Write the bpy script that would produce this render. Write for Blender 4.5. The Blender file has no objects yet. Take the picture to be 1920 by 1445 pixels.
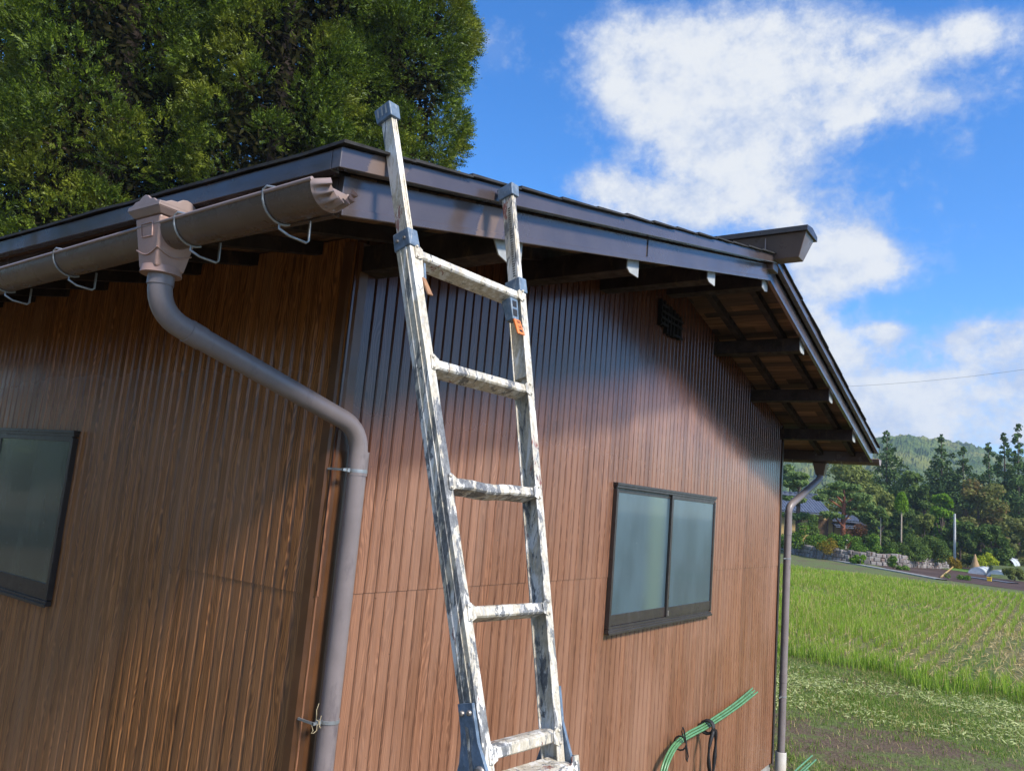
import bpy, math, random
import numpy as np
from mathutils import Vector, Matrix
R = math.radians
SC = bpy.context.scene
COL = SC.collection

# ------------------------------------------------------------------ camera
CAM = np.array([-2.0128, -2.2283, 2.3802]); YAW, PITCH, ROLL, FPX = 0.9534, 0.1477, 0.0858, 1448.41
_f = np.array([math.sin(YAW)*math.cos(PITCH), math.cos(YAW)*math.cos(PITCH), math.sin(PITCH)])
_r0 = np.array([math.cos(YAW), -math.sin(YAW), 0.0]); _u0 = np.cross(_r0, _f)
CR = _r0*math.cos(ROLL)+_u0*math.sin(ROLL); CU = -_r0*math.sin(ROLL)+_u0*math.cos(ROLL); CF = _f
cd = bpy.data.cameras.new('camera'); cam = bpy.data.objects.new('camera', cd); COL.objects.link(cam)
cd.sensor_width = 36.0; cd.lens = FPX/1920*36.0; cd.clip_end = 5000; cd.clip_start = .05
cam.matrix_world = Matrix(((CR[0], CU[0], -CF[0], CAM[0]), (CR[1], CU[1], -CF[1], CAM[1]), (CR[2], CU[2], -CF[2], CAM[2]), (0, 0, 0, 1)))
SC.camera = cam
def pray(px, py):
    d = CF+CR*(px-960)/FPX-CU*(py-722.5)/FPX
    return d
def gp(px, py, z=0.0):            # the spot on the ground that the photo shows at px, py
    d = pray(px, py); return CAM+d*((z-CAM[2])/d[2])
def hz(px): return 938+.0861*(px-960)
def spot(px, depth, z=0.0):       # a ground spot in that direction, so many metres deep
    d = pray(px, hz(px)); p = CAM+d*depth; p[2] = z; return p
def zat(px, py, depth): return float((CAM+pray(px, py)*depth)[2])

# ------------------------------------------------------------------ light
SUN = np.array([-.11, -.72, .62]); SUN /= np.linalg.norm(SUN)
sl = bpy.data.lights.new('sun', 'SUN'); sl.energy = 3.6; sl.angle = R(12); sl.color = (1.0, .93, .84)
so = bpy.data.objects.new('sun', sl); COL.objects.link(so)
so.rotation_euler = Vector(SUN).to_track_quat('Z', 'Y').to_euler()
SC.view_settings.view_transform = 'Standard'; SC.view_settings.look = 'None'
SC.view_settings.exposure = 0.8; SC.view_settings.gamma = 1.0

W = bpy.data.worlds.new('World'); SC.world = W; W.use_nodes = True
class NT:
    def __init__(s, t): s.t = t; s.t.nodes.clear()
    def n(s, typ, **kw):
        nd = s.t.nodes.new(typ)
        for k, v in kw.items():
            if k.startswith('i_'):
                key = k[2:]; key = int(key) if key.isdigit() else key.replace('_', ' ')
                s.set(nd.inputs[key], v)
            else: setattr(nd, k, v)
        return nd
    def set(s, inp, v):
        if isinstance(v, bpy.types.NodeSocket): s.t.links.new(v, inp)
        elif isinstance(v, bpy.types.Node): s.t.links.new(v.outputs[0], inp)
        else:
            if inp.type == 'RGBA' and len(v) == 3: v = (*v, 1)
            inp.default_value = v
    def m(s, op, a, b=None, c=None, clamp=False):
        nd = s.t.nodes.new('ShaderNodeMath'); nd.operation = op; nd.use_clamp = clamp
        for i, v in enumerate((a, b, c)):
            if v is not None: s.set(nd.inputs[i], v)
        return nd.outputs[0]
    def vm(s, op, a, b=None):
        nd = s.t.nodes.new('ShaderNodeVectorMath'); nd.operation = op
        s.set(nd.inputs[0], a)
        if b is not None: s.set(nd.inputs[1], b)
        return nd.outputs['Value'] if op in ('DOT_PRODUCT', 'LENGTH', 'DISTANCE') else nd.outputs[0]
    def mix(s, f, a, b, bt='MIX'):
        nd = s.t.nodes.new('ShaderNodeMix'); nd.data_type = 'RGBA'; nd.blend_type = bt
        s.set(nd.inputs[0], f); s.set(nd.inputs[6], a); s.set(nd.inputs[7], b); return nd.outputs[2]
    def ss(s, v, lo, hi, a=0.0, b=1.0):
        nd = s.t.nodes.new('ShaderNodeMapRange'); nd.interpolation_type = 'SMOOTHSTEP'
        for i, x in enumerate((v, lo, hi, a, b)): s.set(nd.inputs[i], x)
        return nd.outputs[0]
    def noise(s, vec, scale, detail=3, rough=.55, dist=0.0):
        nd = s.t.nodes.new('ShaderNodeTexNoise')
        s.set(nd.inputs['Vector'], vec); s.set(nd.inputs['Scale'], scale); nd.inputs['Detail'].default_value = detail
        nd.inputs['Roughness'].default_value = rough; nd.inputs['Distortion'].default_value = dist
        return nd.outputs[0]
    def mapv(s, vec, scale=(1, 1, 1), loc=(0, 0, 0), rot=(0, 0, 0)):
        nd = s.t.nodes.new('ShaderNodeMapping'); s.set(nd.inputs[0], vec)
        nd.inputs['Scale'].default_value = scale; nd.inputs['Location'].default_value = loc; nd.inputs['Rotation'].default_value = rot
        return nd.outputs[0]

def build_world():
    t = NT(W.node_tree)
    sky = t.n('ShaderNodeTexSky'); sky.sky_type = 'NISHITA'; sky.sun_disc = False
    sky.sun_elevation = math.asin(SUN[2]); sky.sun_rotation = math.atan2(SUN[0], SUN[1])
    sky.air_density = 1.0; sky.dust_density = .4; sky.ozone_density = 2.5; sky.altitude = 600
    hs = t.n('ShaderNodeHueSaturation'); t.set(hs.inputs['Color'], sky.outputs[0]); hs.inputs['Saturation'].default_value = 1.3
    skc = t.mix(1.0, hs.outputs[0], (.84, 1.03, 1.22), 'MULTIPLY')
    tc = t.n('ShaderNodeTexCoord'); d = t.vm('NORMALIZE', tc.outputs['Generated'])
    # banks of cloud, each given by the direction it stands in
    lobes = [(1290, 150, 150, 100, 1.0), (1440, 100, 170, 85, 1.05), (1150, 85, 80, 60, .62), (1180, 170, 80, 55, .6), (1400, 235, 150, 65, .85), (1530, 205, 85, 60, .75), (1570, 110, 80, 60, .7),
             (1690, 88, 125, 44, .98), (1840, 62, 66, 40, .92), (1690, 185, 135, 32, .92), (1425, 312, 85, 48, .9), (1330, 275, 60, 35, .6),
             (1118, 335, 55, 34, .75), (1200, 375, 80, 35, .55), (1370, 385, 190, 45, .95), (1470, 408, 40, 26, .6), (925, 92, 50, 48, .78),
             (1625, 500, 82, 34, 1.35), (1600, 458, 50, 34, 1.0), (1545, 480, 55, 45, .8), (1515, 560, 50, 55, .95), (1590, 668, 85, 28, .8), (1540, 640, 60, 50, .8), (1655, 620, 36, 15, 1.25),
             (1845, 632, 110, 36, 1.2), (1910, 650, 60, 36, 1.0), (1790, 735, 170, 34, 1.2), (1900, 715, 90, 44, 1.1), (1760, 800, 320, 42, 1.7), (1560, 770, 150, 60, 1.1), (1812, 285, 20, 34, .62)]
    tot = None
    for (px, py, rx, ry, w) in lobes:
        cdir = pray(px, py); cdir = cdir/np.linalg.norm(cdir)
        rr = CR-cdir*(CR@cdir); rr /= np.linalg.norm(rr); uu = np.cross(cdir, rr)
        k = FPX*np.linalg.norm(pray(px, py))
        a = t.vm('DOT_PRODUCT', d, tuple(rr*k/rx/1.18)); b = t.vm('DOT_PRODUCT', d, tuple(uu*k/ry/1.18))
        r2 = t.m('MULTIPLY_ADD', a, a, t.m('MULTIPLY', b, b))
        front = t.m('GREATER_THAN', t.vm('DOT_PRODUCT', d, tuple(cdir)), .3)
        v = t.m('MULTIPLY', t.m('MULTIPLY', t.m('EXPONENT', t.m('MULTIPLY', r2, -1.0)), w), front)
        tot = v if tot is None else t.m('ADD', tot, v)
    # the rest of the sky, behind and beside
    behind = t.ss(t.vm('DOT_PRODUCT', d, tuple(CF)), .75, .35)
    gen = t.noise(t.mapv(d, (1, 1, 2.2), (3.1, .4, 1.7)), 2.6, 4, .55)
    west_fill = t.ss(t.vm('DOT_PRODUCT', d, (-1.0, .0, .15)), .35, .75, 0.0, .13)  # extra unseen cloud to one side, added for whiter fill light
    gen = t.m('MULTIPLY', t.ss(t.m('ADD', gen, west_fill), .53, .70), t.m('MULTIPLY', behind, .95))
    tot = t.m('MAXIMUM', t.m('MULTIPLY', tot, .92), gen)
    f1 = t.noise(d, 6.5, 10, .62, .25); f2 = t.noise(t.mapv(d, (1, 1, 1.3), (5, 2, 1)), 21, 10, .68, .15)
    f3 = t.noise(t.mapv(d, (1, 1, 1.2), (1, 6, 2)), 48, 8, .66, .2)
    fr = t.m('ADD', t.m('ADD', t.m('MULTIPLY', t.m('SUBTRACT', f1, .5), 1.5), t.m('MULTIPLY', t.m('SUBTRACT', f2, .5), 1.35)), t.m('MULTIPLY', t.m('SUBTRACT', f3, .5), .8))
    dens = t.m('ADD', t.m('MULTIPLY', t.m('MINIMUM', tot, 1.15), .9), fr)
    alpha = t.m('MULTIPLY', t.ss(dens, .10, 1.10), .97)
    veil = t.m('MULTIPLY', t.ss(tot, .25, 1.1), .20)
    alpha = t.m('MAXIMUM', alpha, veil)
    g = t.ss(t.m('ADD', dens, t.m('MULTIPLY', t.m('SUBTRACT', t.noise(t.mapv(d, (1, 1, 1.5), (2, 0, 3)), 15, 8, .68), .5), 2.8)), .3, 1.5)
    ccol = t.mix(g, (.56, .67, .90), (.94, .97, 1.0))
    b1 = t.n('ShaderNodeBackground'); t.set(b1.inputs[0], skc); b1.inputs[1].default_value = .124
    b2 = t.n('ShaderNodeBackground'); t.set(b2.inputs[0], ccol); b2.inputs[1].default_value = .53
    mx = t.n('ShaderNodeMixShader'); t.set(mx.inputs[0], alpha); t.set(mx.inputs[1], b1.outputs[0]); t.set(mx.inputs[2], b2.outputs[0])
    o = t.n('ShaderNodeOutputWorld'); t.set(o.inputs[0], mx.outputs[0])
build_world()

# ------------------------------------------------------------------ mesh helpers
class MB:
    def __init__(s): s.v = []; s.f = []; s.mi = []; s.sm = []
    def add(s, vs, fs, mi=0, smooth=False):
        o = len(s.v); s.v += [tuple(map(float, p)) for p in vs]
        for f in fs: s.f.append(tuple(i+o for i in f)); s.mi.append(mi); s.sm.append(smooth)
    def box(s, lo, hi, mi=0, M=None):
        (a, b, c), (d, e, f) = lo, hi
        vs = [(a, b, c), (d, b, c), (d, e, c), (a, e, c), (a, b, f), (d, b, f), (d, e, f), (a, e, f)]
        if M is not None: vs = [tuple(M(p)) for p in vs]
        s.add(vs, [(0, 3, 2, 1), (4, 5, 6, 7), (0, 1, 5, 4), (1, 2, 6, 5), (2, 3, 7, 6), (3, 0, 4, 7)], mi)
    def hexa(s, vs, mi=0): s.add(vs, [(0, 3, 2, 1), (4, 5, 6, 7), (0, 1, 5, 4), (1, 2, 6, 5), (2, 3, 7, 6), (3, 0, 4, 7)], mi)
    def prism(s, prof, a, b, mi=0, smooth=False, cap=True):
        # prof: list of 3-vectors (closed loop); swept by vector a -> b offsets
        n = len(prof); a = np.array(a, float); b = np.array(b, float)
        vs = [np.array(p)+a for p in prof]+[np.array(p)+b for p in prof]
        fs = [(i, (i+1) % n, n+(i+1) % n, n+i) for i in range(n)]
        s.add(vs, fs, mi, smooth)
        if cap: s.add(vs, [tuple(range(n))[::-1], tuple(range(n, 2*n))], mi)
    def tube(s, path, r, n=10, mi=0, cap=True, smooth=True):
        P = [np.array(p, float) for p in path]; m = len(P)
        rr = r if hasattr(r, '__len__') else [r]*m
        up = None; rings = []
        for i in range(m):
            tdir = P[min(i+1, m-1)]-P[max(i-1, 0)]; tdir = tdir/np.linalg.norm(tdir)
            if up is None:
                up = np.array([0, 0, 1.0]) if abs(tdir[2]) < .9 else np.array([1.0, 0, 0])
            x = np.cross(up, tdir); x /= np.linalg.norm(x); y = np.cross(tdir, x); up = y
            rings.append([P[i]+rr[i]*(x*math.cos(2*math.pi*k/n)+y*math.sin(2*math.pi*k/n)) for k in range(n)])
        vs = [p for ring in rings for p in ring]
        fs = [(i*n+k, i*n+(k+1) % n, (i+1)*n+(k+1) % n, (i+1)*n+k) for i in range(m-1) for k in range(n)]
        s.add(vs, fs, mi, smooth)
        if cap: s.add(vs, [tuple(range(n))[::-1], tuple((m-1)*n+k for k in range(n))], mi)
    def build(s, name, mats, parent=None, bevel=0, **tags):
        me = bpy.data.meshes.new(name); me.from_pydata(s.v, [], s.f)
        for m in (mats if isinstance(mats, (list, tuple)) else [mats]): me.materials.append(m)
        me.polygons.foreach_set('material_index', s.mi); me.polygons.foreach_set('use_smooth', s.sm)
        me.update()
        return link(name, me, parent, bevel, **tags)
def link(name, me, parent=None, bevel=0, **tags):
    o = bpy.data.objects.new(name, me); COL.objects.link(o)
    if parent is not None:
        o.parent = parent
        q = parent; mw = Vector((0, 0, 0))
        while q is not None: mw += q.location; q = q.parent
        o.location = -mw if parent.type == 'EMPTY' else (0, 0, 0)
    if bevel:
        b = o.modifiers.new('bevel', 'BEVEL'); b.width = bevel; b.segments = 2; b.limit_method = 'ANGLE'
    for k, v in tags.items(): o[k] = v
    return o
def thing(name, loc, label, category, group=None):
    o = bpy.data.objects.new(name, None); COL.objects.link(o); o.location = tuple(map(float, loc)); o.empty_display_size = .2
    o['label'] = label; o['category'] = category
    if group: o['group'] = group
    return o
def np_mesh(name, V, n, mats, parent=None, mi=None, smooth=False, **tags):
    # V: (faces*n, 3); every face has its own n corners
    V = np.asarray(V, np.float32).reshape(-1, 3); nf = len(V)//n
    me = bpy.data.meshes.new(name)
    me.vertices.add(len(V)); me.vertices.foreach_set('co', V.ravel())
    me.loops.add(len(V)); me.loops.foreach_set('vertex_index', np.arange(len(V), dtype=np.int32))
    me.polygons.add(nf); me.polygons.foreach_set('loop_start', np.arange(0, len(V), n, dtype=np.int32))
    me.polygons.foreach_set('loop_total', np.full(nf, n, np.int32))
    for m in (mats if isinstance(mats, (list, tuple)) else [mats]): me.materials.append(m)
    if mi is not None: me.polygons.foreach_set('material_index', np.asarray(mi, np.int32))
    me.update(calc_edges=True)
    return link(name, me, parent, 0, **tags)
def unit(a): return a/np.maximum(np.linalg.norm(a, axis=-1, keepdims=True), 1e-9)
def leaf_quads(c, nrm, ln, wd, rng, axis=None):
    n = len(c); nrm = unit(nrm)
    t = rng.normal(size=(n, 3)) if axis is None else axis
    t = unit(t-nrm*np.sum(t*nrm, 1, keepdims=True)); b = np.cross(nrm, t)
    ln = np.broadcast_to(np.asarray(ln), (n,))[:, None]; wd = np.broadcast_to(np.asarray(wd), (n,))[:, None]
    return np.stack([c-t*ln*.5, c+b*wd*.5-t*ln*.08, c+t*ln*.5, c-b*wd*.5-t*ln*.08], 1).reshape(-1, 3)

# ------------------------------------------------------------------ materials
def mat(name):
    m = bpy.data.materials.new(name); m.use_nodes = True; t = NT(m.node_tree)
    o = t.n('ShaderNodeOutputMaterial'); p = t.n('ShaderNodeBsdfPrincipled'); t.set(o.inputs[0], p.outputs[0])
    return m, t, p, o
def bump(t, p, h, strength=.3, dist=.01):
    b = t.n('ShaderNodeBump'); b.inputs['Strength'].default_value = strength; b.inputs['Distance'].default_value = dist
    t.set(b.inputs['Height'], h); t.set(p.inputs['Normal'], b.outputs[0])
def plain(name, col, rough=.5, var=.25, scale=6.0, spec=.5, metal=0.0, bs=.15, bscale=60, bd=.002, dirt=None):
    m, t, p, o = mat(name); tc = t.n('ShaderNodeTexCoord').outputs['Object']
    nz = t.noise(tc, scale, 6, .65)
    c = t.mix(t.ss(nz, .3, .7), tuple(x*(1-var) for x in col), tuple(min(1, x*(1+var)) for x in col))
    if dirt:
        c = t.mix(t.ss(t.noise(t.mapv(tc, (1, 1, .35)), scale*2.7, 8, .7), .52, .72), c, dirt)
    t.set(p.inputs['Base Color'], c); t.set(p.inputs['Roughness'], t.ss(t.noise(tc, scale*3, 4), .3, .7, rough*.8, min(1, rough*1.2)))
    p.inputs['Specular IOR Level'].default_value = spec; p.inputs['Metallic'].default_value = metal
    if bs: bump(t, p, t.noise(tc, bscale, 5, .6), bs, bd)
    return m
def siding(name, dark, mid, light, rough, grey, seed, eave_dark=False):
    # wood-grain print on ribbed steel; local x runs along the wall, z up
    m, t, p, o = mat(name); tc = t.n('ShaderNodeTexCoord').outputs['Object']
    sx = t.n('ShaderNodeSeparateXYZ'); t.set(sx.inputs[0], tc); x, z = sx.outputs[0], sx.outputs[2]
    plank = t.m('FLOOR', t.m('DIVIDE', x, .0634))
    wn = t.n('ShaderNodeTexWhiteNoise', noise_dimensions='1D'); t.set(wn.inputs['W'], t.m('ADD', plank, seed)); rnd = wn.outputs[0]
    cv = t.n('ShaderNodeCombineXYZ'); t.set(cv.inputs[0], x); t.set(cv.inputs[1], t.m('MULTIPLY', rnd, 9.0)); t.set(cv.inputs[2], z)
    warp = t.noise(t.mapv(cv.outputs[0], (13, 1, 2.1)), 1.0, 2, .5)
    warp2 = t.noise(t.mapv(cv.outputs[0], (30, 1, 9)), 1.0, 2, .5)
    u = t.m('ADD', t.m('MULTIPLY', x, 1.0), t.m('ADD', t.m('MULTIPLY', warp, .11), t.m('MULTIPLY', warp2, .012)))
    ring = t.m('MULTIPLY_ADD', t.m('SINE', t.m('MULTIPLY', u, 2*math.pi/.0088)), .5, .5)
    ring = t.m('POWER', ring, 1.6)
    fine = t.noise(t.mapv(cv.outputs[0], (420, 1, 7)), 1.0, 3, .6)
    streak = t.noise(t.mapv(cv.outputs[0], (60, 1, .9)), 1.0, 3, .6)
    v = t.m('ADD', t.m('MULTIPLY', ring, .34), t.m('ADD', t.m('MULTIPLY', t.m('SUBTRACT', fine, .5), .9), t.m('MULTIPLY', t.m('SUBTRACT', streak, .45), .9)))
    r = t.n('ShaderNodeValToRGB'); t.set(r.inputs[0], v)
    e = r.color_ramp.elements; e[0].position = .02; e[0].color = (*dark, 1); e[1].position = .78; e[1].color = (*light, 1)
    k = e.new(.34); k.color = (*mid, 1)
    c = r.outputs[0]
    c = t.mix(t.m('MULTIPLY', t.m('SUBTRACT', rnd, .5), .30), c, (0, 0, 0)) if False else c
    br = t.ss(rnd, 0, 1, .86, 1.12)
    c = t.mix(1.0, c, br, 'MULTIPLY')
    # chalky weathering in drifting patches and runs
    w1 = t.noise(t.mapv(tc, (1.1, 1, .55)), 1.0, 5, .6); w2 = t.noise(t.mapv(tc, (9, 1, .6)), 1.0, 4, .6)
    wt = t.ss(t.m('ADD', t.m('MULTIPLY', w1, .65), t.m('MULTIPLY', w2, .35)), .40, .68)
    c = t.mix(t.m('MULTIPLY', wt, .5), c, grey)
    gx_ = t.m('MULTIPLY', t.m('FRACT', t.m('DIVIDE', x, .0634)), .0634); g0, g1_ = (.0505, .0585) if eave_dark else (.0435, .0515)
    gd = t.m('MULTIPLY', t.m('MULTIPLY', t.ss(gx_, g0, g0+.0015), t.ss(gx_, g1_+.0015, g1_)), t.ss(t.noise(t.mapv(tc, (3, 1, 3)), 1.0, 4, .6), .3, .6, .45, .8))
    c = t.mix(gd, c, (.060, .034, .024))      # recess shade painted into the groove colour
    if eave_dark:  # darker colour above a gable-shaped line with an uneven soft edge
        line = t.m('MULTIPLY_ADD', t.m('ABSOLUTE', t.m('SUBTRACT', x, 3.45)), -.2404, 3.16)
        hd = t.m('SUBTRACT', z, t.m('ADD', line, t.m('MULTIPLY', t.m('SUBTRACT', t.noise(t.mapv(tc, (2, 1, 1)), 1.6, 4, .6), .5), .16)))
        eave_mask = t.m('MULTIPLY', t.ss(hd, -.05, .10), t.ss(hd, -.5, .5, .55, 1.0))
        c = t.mix(eave_mask, c, t.mix(1.0, c, (.38, .30, .265), 'MULTIPLY'))
    fk = t.ss(t.noise(tc, 46, 2, .5), .74, .76)
    c = t.mix(t.m('MULTIPLY', fk, .7), c, (.05, .03, .02))
    t.set(p.inputs['Base Color'], c)
    low = t.ss(t.m('ADD', z, t.m('MULTIPLY', w1, .5)), 3.25, 2.55)
    t.set(p.inputs['Roughness'], t.m('ADD', t.m('MULTIPLY', t.m('MULTIPLY', wt, low), .14), t.m('MULTIPLY_ADD', low, .14, rough))); p.inputs['IOR'].default_value = 1.58 if eave_dark else 1.55
    h = t.m('ADD', t.m('MULTIPLY', t.noise(t.mapv(tc, (5, 1, 1.6)), 1.0, 2), 1.0), t.m('MULTIPLY', fine, .012))
    bump(t, p, h, .22, .02)
    return m
def leafmat(name, c1, c2, c3=None, trans=.35, gloss=.12):
    m, t, p, o = mat(name)
    rn = t.n('ShaderNodeNewGeometry').outputs['Random Per Island']; tc = t.n('ShaderNodeTexCoord').outputs['Object']
    c = t.mix(rn, c1, c2)
    if c3: c = t.mix(t.ss(t.noise(tc, .55, 3, .6), .52, .66), c, c3)
    d = t.n('ShaderNodeBsdfDiffuse'); t.set(d.inputs[0], c)
    tr = t.n('ShaderNodeBsdfTranslucent'); t.set(tr.inputs[0], t.mix(1.0, c, (1.25, 1.3, .7), 'MULTIPLY'))
    a = t.n('ShaderNodeMixShader'); a.inputs[0].default_value = trans; t.set(a.inputs[1], d.outputs[0]); t.set(a.inputs[2], tr.outputs[0])
    if gloss < .03: t.set(o.inputs[0], a.outputs[0]); t.t.nodes.remove(p); return m
    g = t.n('ShaderNodeBsdfGlossy'); g.inputs['Roughness'].default_value = .55; g.inputs[0].default_value = (.6, .65, .6, 1)
    lw = t.n('ShaderNodeFresnel'); lw.inputs[0].default_value = 1.4
    b = t.n('ShaderNodeMixShader'); t.set(b.inputs[0], t.m('MULTIPLY', lw.outputs[0], gloss*4)); t.set(b.inputs[1], a.outputs[0]); t.set(b.inputs[2], g.outputs[0])
    t.set(o.inputs[0], b.outputs[0]); t.t.nodes.remove(p)
    return m
M = {}
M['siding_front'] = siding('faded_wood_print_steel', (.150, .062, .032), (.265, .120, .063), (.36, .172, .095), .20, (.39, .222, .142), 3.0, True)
M['siding_side'] = siding('brown_wood_print_steel', (.11, .040, .011), (.345, .138, .042), (.47, .21, .073), .24, (.36, .19, .095), 41.0)
def fascia_mat():
    m, t, p, o = mat('dark_brown_fascia_paint'); tc = t.n('ShaderNodeTexCoord').outputs['Object']
    sx = t.n('ShaderNodeSeparateXYZ'); t.set(sx.inputs[0], tc)
    c = t.mix(t.ss(t.noise(tc, 3.0, 6, .6), .3, .7), (.062, .047, .045), (.088, .069, .067))
    # bands still in the old primer, with brushed edges
    xx = t.m('ADD', sx.outputs[0], t.m('ADD', t.m('MULTIPLY', sx.outputs[2], -.35), t.m('MULTIPLY', t.noise(t.mapv(tc, (1, 1, 6)), 30, 4, .7), .03)))
    def band(a, b): return t.m('MULTIPLY', t.ss(xx, a, a+.008), t.ss(xx, b+.008, b))
    drip = t.m('LESS_THAN', sx.outputs[1], -.712)
    pm = t.mix(drip, t.m('MAXIMUM', band(-1.265, -1.175), t.m('MULTIPLY', band(-1.175, -1.135), .45)), t.m('MAXIMUM', band(-1.79, -1.705), t.m('MULTIPLY', band(-1.705, -1.66), .5)))
    pm = t.m('MULTIPLY', pm, t.ss(t.noise(t.mapv(tc, (4, 4, 1)), 18, 5, .7), .22, .42))
    c = t.mix(t.m('MULTIPLY', pm, .8), c, (.15, .095, .07))
    t.set(p.inputs['Base Color'], c); t.set(p.inputs['Roughness'], t.m('ADD', t.ss(t.noise(tc, 9, 4), .3, .7, .17, .28), t.m('MULTIPLY', pm, .35)))
    p.inputs['IOR'].default_value = 1.75
    bump(t, p, t.m('ADD', t.noise(t.mapv(tc, (2, 2, 9)), 2.0, 3), t.m('MULTIPLY', t.noise(tc, 140, 3), .04)), .12, .01)
    return m
M['fascia'] = fascia_mat()
M['roof'] = plain('weathered_dark_roofing', (.028, .026, .025), .8, .4, 9, .35, 0, .5, 70, .004, dirt=(.05, .047, .035))
M['ridge'] = plain('brown_ridge_metal', (.13, .092, .078), .34, .12, 4, .5, 0, .08, 30, .002)
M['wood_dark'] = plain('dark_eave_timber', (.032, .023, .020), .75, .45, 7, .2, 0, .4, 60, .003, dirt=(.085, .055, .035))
def board_mat():
    m, t, p, o = mat('bare_eave_boards'); tc = t.n('ShaderNodeTexCoord').outputs['Object']
    rn = t.n('ShaderNodeNewGeometry').outputs['Random Per Island']
    g = t.noise(t.mapv(tc, (40, 2, 40)), 1.0, 5, .65)
    c = t.mix(rn, (.025, .017, .013), (.30, .16, .08)); c = t.mix(t.ss(g, .35, .65), t.mix(1.0, c, (.5, .45, .4), 'MULTIPLY'), c)
    t.set(p.inputs['Base Color'], c); p.inputs['Roughness'].default_value = .8; bump(t, p, g, .3, .003)
    return m
M['boards'] = board_mat()
M['white'] = plain('weathered_white_cap', (.36, .37, .355), .5, .2, 8, .5, 0, .1, 60, .002, dirt=(.40, .40, .36))
M['gutter'] = plain('brown_gutter_resin', (.125, .092, .072), .30, .10, 5, .5, 0, .05, 40, .002, dirt=(.15, .11, .085))
M['gutter_lip'] = plain('pale_brown_gutter_trim', (.30, .225, .20), .40, .12, 6, .5, 0, .05, 40, .002)
M['funnel'] = plain('sun_bleached_pink_resin', (.40, .25, .20), .42, .14, 7, .5, 0, .1, 50, .002, dirt=(.33, .235, .20))
M['pipe'] = plain('mauve_grey_pipe', (.215, .180, .174), .38, .10, 5, .5, 0, .06, 40, .002, dirt=(.135, .112, .115))
M['pipe_light'] = plain('pale_pvc_coupler', (.52, .48, .42), .5, .1, 9, .5, 0, .05, 40, .002)
M['galv'] = plain('galvanised_wire', (.36, .38, .39), .4, .2, 20, .5, .6, .1, 90, .001, dirt=(.30, .28, .24))
M['string'] = plain('frayed_hemp_string', (.42, .33, .20), .9, .2, 60, .2, 0, .3, 200, .001)
M['bronze'] = plain('dark_bronze_aluminium', (.040, .033, .030), .34, .15, 10, .5, 0, .06, 60, .001, dirt=(.060, .052, .048))
def glass_mat(name, base, band, rough):
    m, t, p, o = mat(name); tc = t.n('ShaderNodeTexCoord').outputs['Object']
    sx = t.n('ShaderNodeSeparateXYZ'); t.set(sx.inputs[0], tc)
    # frosted pane: what stands behind it shows only as soft upright tones
    xb = t.m('ADD', sx.outputs[0], t.m('MULTIPLY', t.noise(tc, 3, 2), .02))
    b = t.m('MULTIPLY', t.ss(xb, .45, .66), t.ss(xb, .86, .72))
    c = t.mix(t.ss(t.noise(t.mapv(tc, (2, 2, .8)), 2.2, 3), .35, .65), tuple(x*.85 for x in base), tuple(x*1.15 for x in base))
    if band: c = t.mix(t.m('MULTIPLY', b, .8), c, band)
    sp = t.ss(t.noise(tc, 60, 2), .735, .76); c = t.mix(t.m('MULTIPLY', sp, .45), c, (.45, .5, .5))
    t.set(p.inputs['Base Color'], c); p.inputs['Roughness'].default_value = rough
    p.inputs['Specular IOR Level'].default_value = .5; p.inputs['Coat Weight'].default_value = .6; p.inputs['Coat Roughness'].default_value = .06
    bump(t, p, t.noise(tc, 420, 2), .12, .001)
    return m
M['pane_front'] = glass_mat('frosted_glass_blue_grey', (.058, .094, .118), (.10, .150, .130), .3)
M['pane_side'] = glass_mat('frosted_glass_dark', (.075, .095, .075), None, .25)
def ladder_mat():
    m, t, p, o = mat('paint_splashed_aluminium'); tc = t.n('ShaderNodeTexCoord').outputs['Object']
    n1 = t.noise(t.mapv(tc, (1, 1, .22)), 26, 9, .74, .3); n2 = t.noise(t.mapv(tc, (1, 1, .20), (3, 7, 1)), 36, 9, .72, .5); n3 = t.noise(t.mapv(tc, (1, 1, .25), (9, 2, 5)), 11, 8, .74, .3)
    n4 = t.noise(t.mapv(tc, (1, 1, .6), (1, 5, 9)), 95, 6, .78); n5 = t.noise(t.mapv(tc, (1, 1, .5), (6, 1, 3)), 3.2, 3, .6)
    c = t.mix(t.ss(n4, .38, .62), (.44, .385, .285), (.64, .575, .45))
    c = t.mix(t.m('MULTIPLY', t.ss(n1, .48, .58), .9), c, (.78, .76, .71))
    c = t.mix(t.m('MULTIPLY', t.ss(n1, .43, .37), .5), c, (.40, .42, .45))
    lump = t.m('ADD', n2, t.m('MULTIPLY', t.m('SUBTRACT', n5, .5), .55))
    c = t.mix(t.m('MULTIPLY', t.ss(lump, .525, .55), .9), c, t.mix(t.ss(n4, .4, .6), (.085, .09, .098), (.19, .195, .195)))
    c = t.mix(t.m('MULTIPLY', t.ss(n3, .605, .62), .85), c, (.24, .07, .05))
    c = t.mix(t.m('MULTIPLY', t.ss(n4, .60, .70), .55), c, (.17, .15, .12))
    c = t.mix(t.m('MULTIPLY', t.ss(t.noise(t.mapv(tc, (1, 1, .5), (2, 8, 3)), 60, 6, .75), .66, .72), .6), c, (.20, .27, .38))
    t.set(p.inputs['Base Color'], c); t.set(p.inputs['Roughness'], t.ss(n1, .4, .6, .38, .62)); p.inputs['Metallic'].default_value = .12
    bump(t, p, t.m('ADD', n2, t.m('MULTIPLY', n4, .5)), .25, .003)
    return m
M['ladder'] = ladder_mat()
M['blue'] = plain('scuffed_blue_plastic', (.115, .165, .225), .55, .3, 30, .5, 0, .2, 120, .001, dirt=(.36, .37, .36))
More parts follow.
